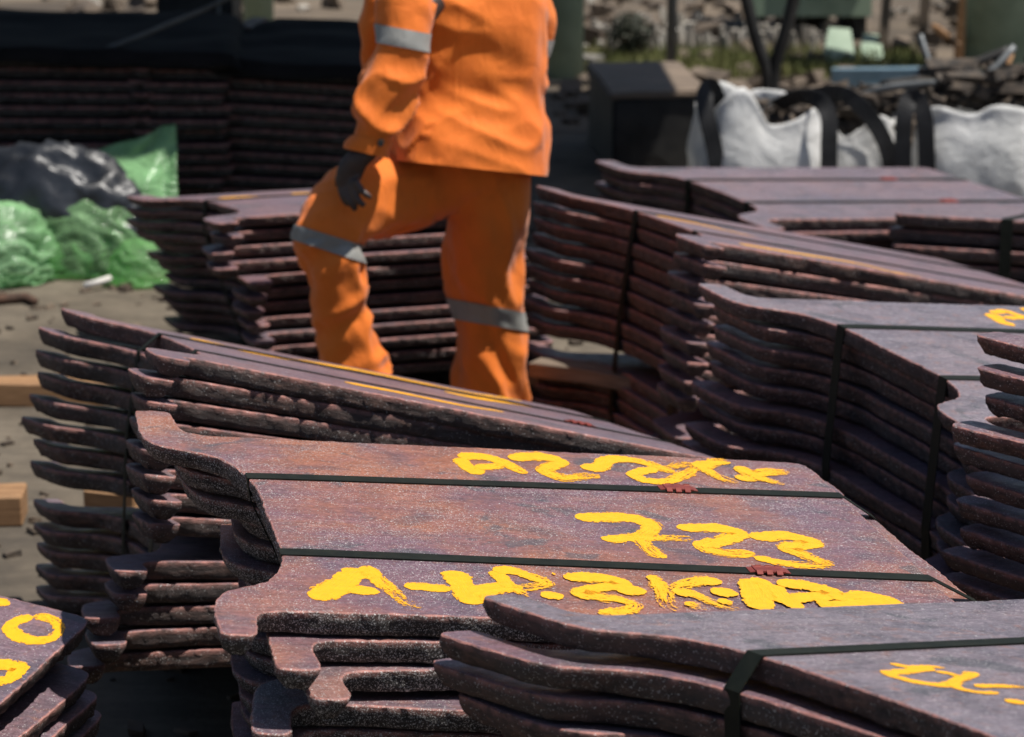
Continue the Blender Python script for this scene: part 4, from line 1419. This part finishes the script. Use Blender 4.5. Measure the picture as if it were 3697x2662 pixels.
# pale green machine housing and leaning sheets
q0, q1 = on_ground(1672, 112), on_ground(1945, 112)
hs = mk('machine_housing', None, None, None, 'pale green sheet-metal machine housing beyond the trestle', 'machine', M=Matrix.Translation(((q0.x + q1.x) / 2, q0.y + .55, 0)))
b = MB(); b.box(Matrix.Translation((0, .2, .45)), q1.x - q0.x, .8, .62); mk('case', b.build('case'), M_GREEN, hs)
b = MB(); b.box(Matrix.Translation((.04, -.21, .47)), (q1.x - q0.x) * .7, .014, .40); mk('cover_panel', b.build('cover_panel'), M_GREEN, hs)
for sx in (-.28, .28):
    b = MB(); b.box(Matrix.Translation((sx, .1, .07)), .07, .5, .14); mk('foot', b.build('foot'), M_DARK, hs)
for k, (xa, xb, ya, yb, lab) in enumerate(((1822, 1898, 62, 150, 'tall pale green sheet leaning by the machine housing'), (1900, 1962, 75, 142, 'narrow pale green sheet leaning by the machine housing'))):
    Yp = on_ground(xa, yb).y
    a_, c_, d_, e_ = at(xa + 14, ya, Yp + .25), at(xb - 14, ya + 3, Yp + .25), at(xb, yb, Yp), at(xa - 4, yb, Yp)
    b = MB(); th = Vector((0, .02, 0))
    b.add([a_, c_, d_, e_, a_ + th, c_ + th, d_ + th, e_ + th], [[0, 3, 2, 1], [4, 5, 6, 7], [0, 1, 5, 4], [1, 2, 6, 5], [2, 3, 7, 6], [3, 0, 4, 7]])
    mk('leaning_sheet', b.build('leaning_sheet'), M_GREEN, None, lab, 'sheet')
q0, q1 = on_ground(1842, 196), on_ground(2062, 190)
b = MB(); b.box(Matrix.Translation(((q0.x + q1.x) / 2, q0.y, .05)), q1.x - q0.x, .12, .10, .006, r_)
mk('blue_beam', b.build('blue_beam'), simple('faded_blue_paint', (.07, .13, .17), (.13, .20, .25), 6, .7), None, 'faded blue beam lying on the ground behind the scrap', 'beam')
# wooden frame
wf = mk('timber_rack', None, None, None, 'rough timber rack of posts and rail near the thick green post', 'rack')
for x, yb in ((1960, 130), (2046, 128), (2130, 135)):
    q = on_ground(x, yb)
    b = MB(); b.box(Matrix.Translation((q.x, q.y, .35)) @ Matrix.Rotation(R(3), 4, 'Y'), .05, .05, .70, .004, r_); mk('post', b.build('post'), M_WOOD if x > 2100 else M_WOODD, wf)
qa, qb = on_ground(1950, 130), on_ground(2140, 132)
b = MB(); b.box(Matrix.Translation(((qa.x + qb.x) / 2, qa.y - .04, .50)), qb.x - qa.x, .03, .05, .004, r_); mk('rail', b.build('rail'), M_GREY, wf)
b = MB(); b.tube([on_ground(2120, 100, .1), on_ground(2070, 60, .35)], .02, 8); mk('brace', b.build('brace', True), M_WOOD, wf)

# small junk seen between the cabinet post and the worker
def crate(px_, py_, w_, d_, h_, mat, label, yaw=0):
    q = on_ground(px_, py_)
    e = mk('storage_crate', None, None, None, label, 'crate', M=Matrix.Translation((q.x, q.y + d_ / 2, 0)) @ Matrix.Rotation(R(yaw), 4, 'Z'))
    b = MB(); b.box(Matrix.Translation((0, 0, h_ / 2)), w_, d_, h_ - .02); mk('body', b.build('body'), mat, e)
    b = MB(); b.box(Matrix.Translation((0, 0, h_ - .004)), w_ + .02, d_ + .02, .03); mk('lid', b.build('lid'), mat, e)


M_WHITE = simple('dirty_white_paint', (.45, .47, .48), (.7, .71, .71), 6, .6)
M_BLUE = simple('light_blue_paint', (.22, .30, .36), (.35, .44, .50), 6, .6)
crate(1025, 92, .14, .2, .13, M_BLUE, 'light blue crate standing past the dark cabinet')
crate(1105, 90, .17, .2, .12, M_WHITE, 'dirty white crate next to the light blue one')
crate(1040, 30, .3, .25, .2, M_GREEN, 'pale green crate behind the blue and white crates')
b = MB(); q = on_ground(1172, 118); b.tube([(q.x, q.y, 0), (q.x + .02, q.y, .5), (q.x + .06, q.y, 1.6)], .03, 10)
mk('dark_post', b.build('dark_post', True), M_DARK, None, "dark leaning post just past the worker's shoulder", 'post')
# low kerb in front of the crates
q0, q1 = on_ground(1000, 132), on_ground(1215, 150)
b = MB(); L_ = q1 - q0; b.box(Matrix.Translation((q0 + q1) / 2 + Vector((0, 0, .04))) @ Matrix.Rotation(math.atan2(L_.y, L_.x), 4, 'Z'), L_.length + .6, .14, .08, .004, r_)
mk('kerb_beam', b.build('kerb_beam'), M_CONC, None, 'low concrete beam lying in front of the crates', 'beam')
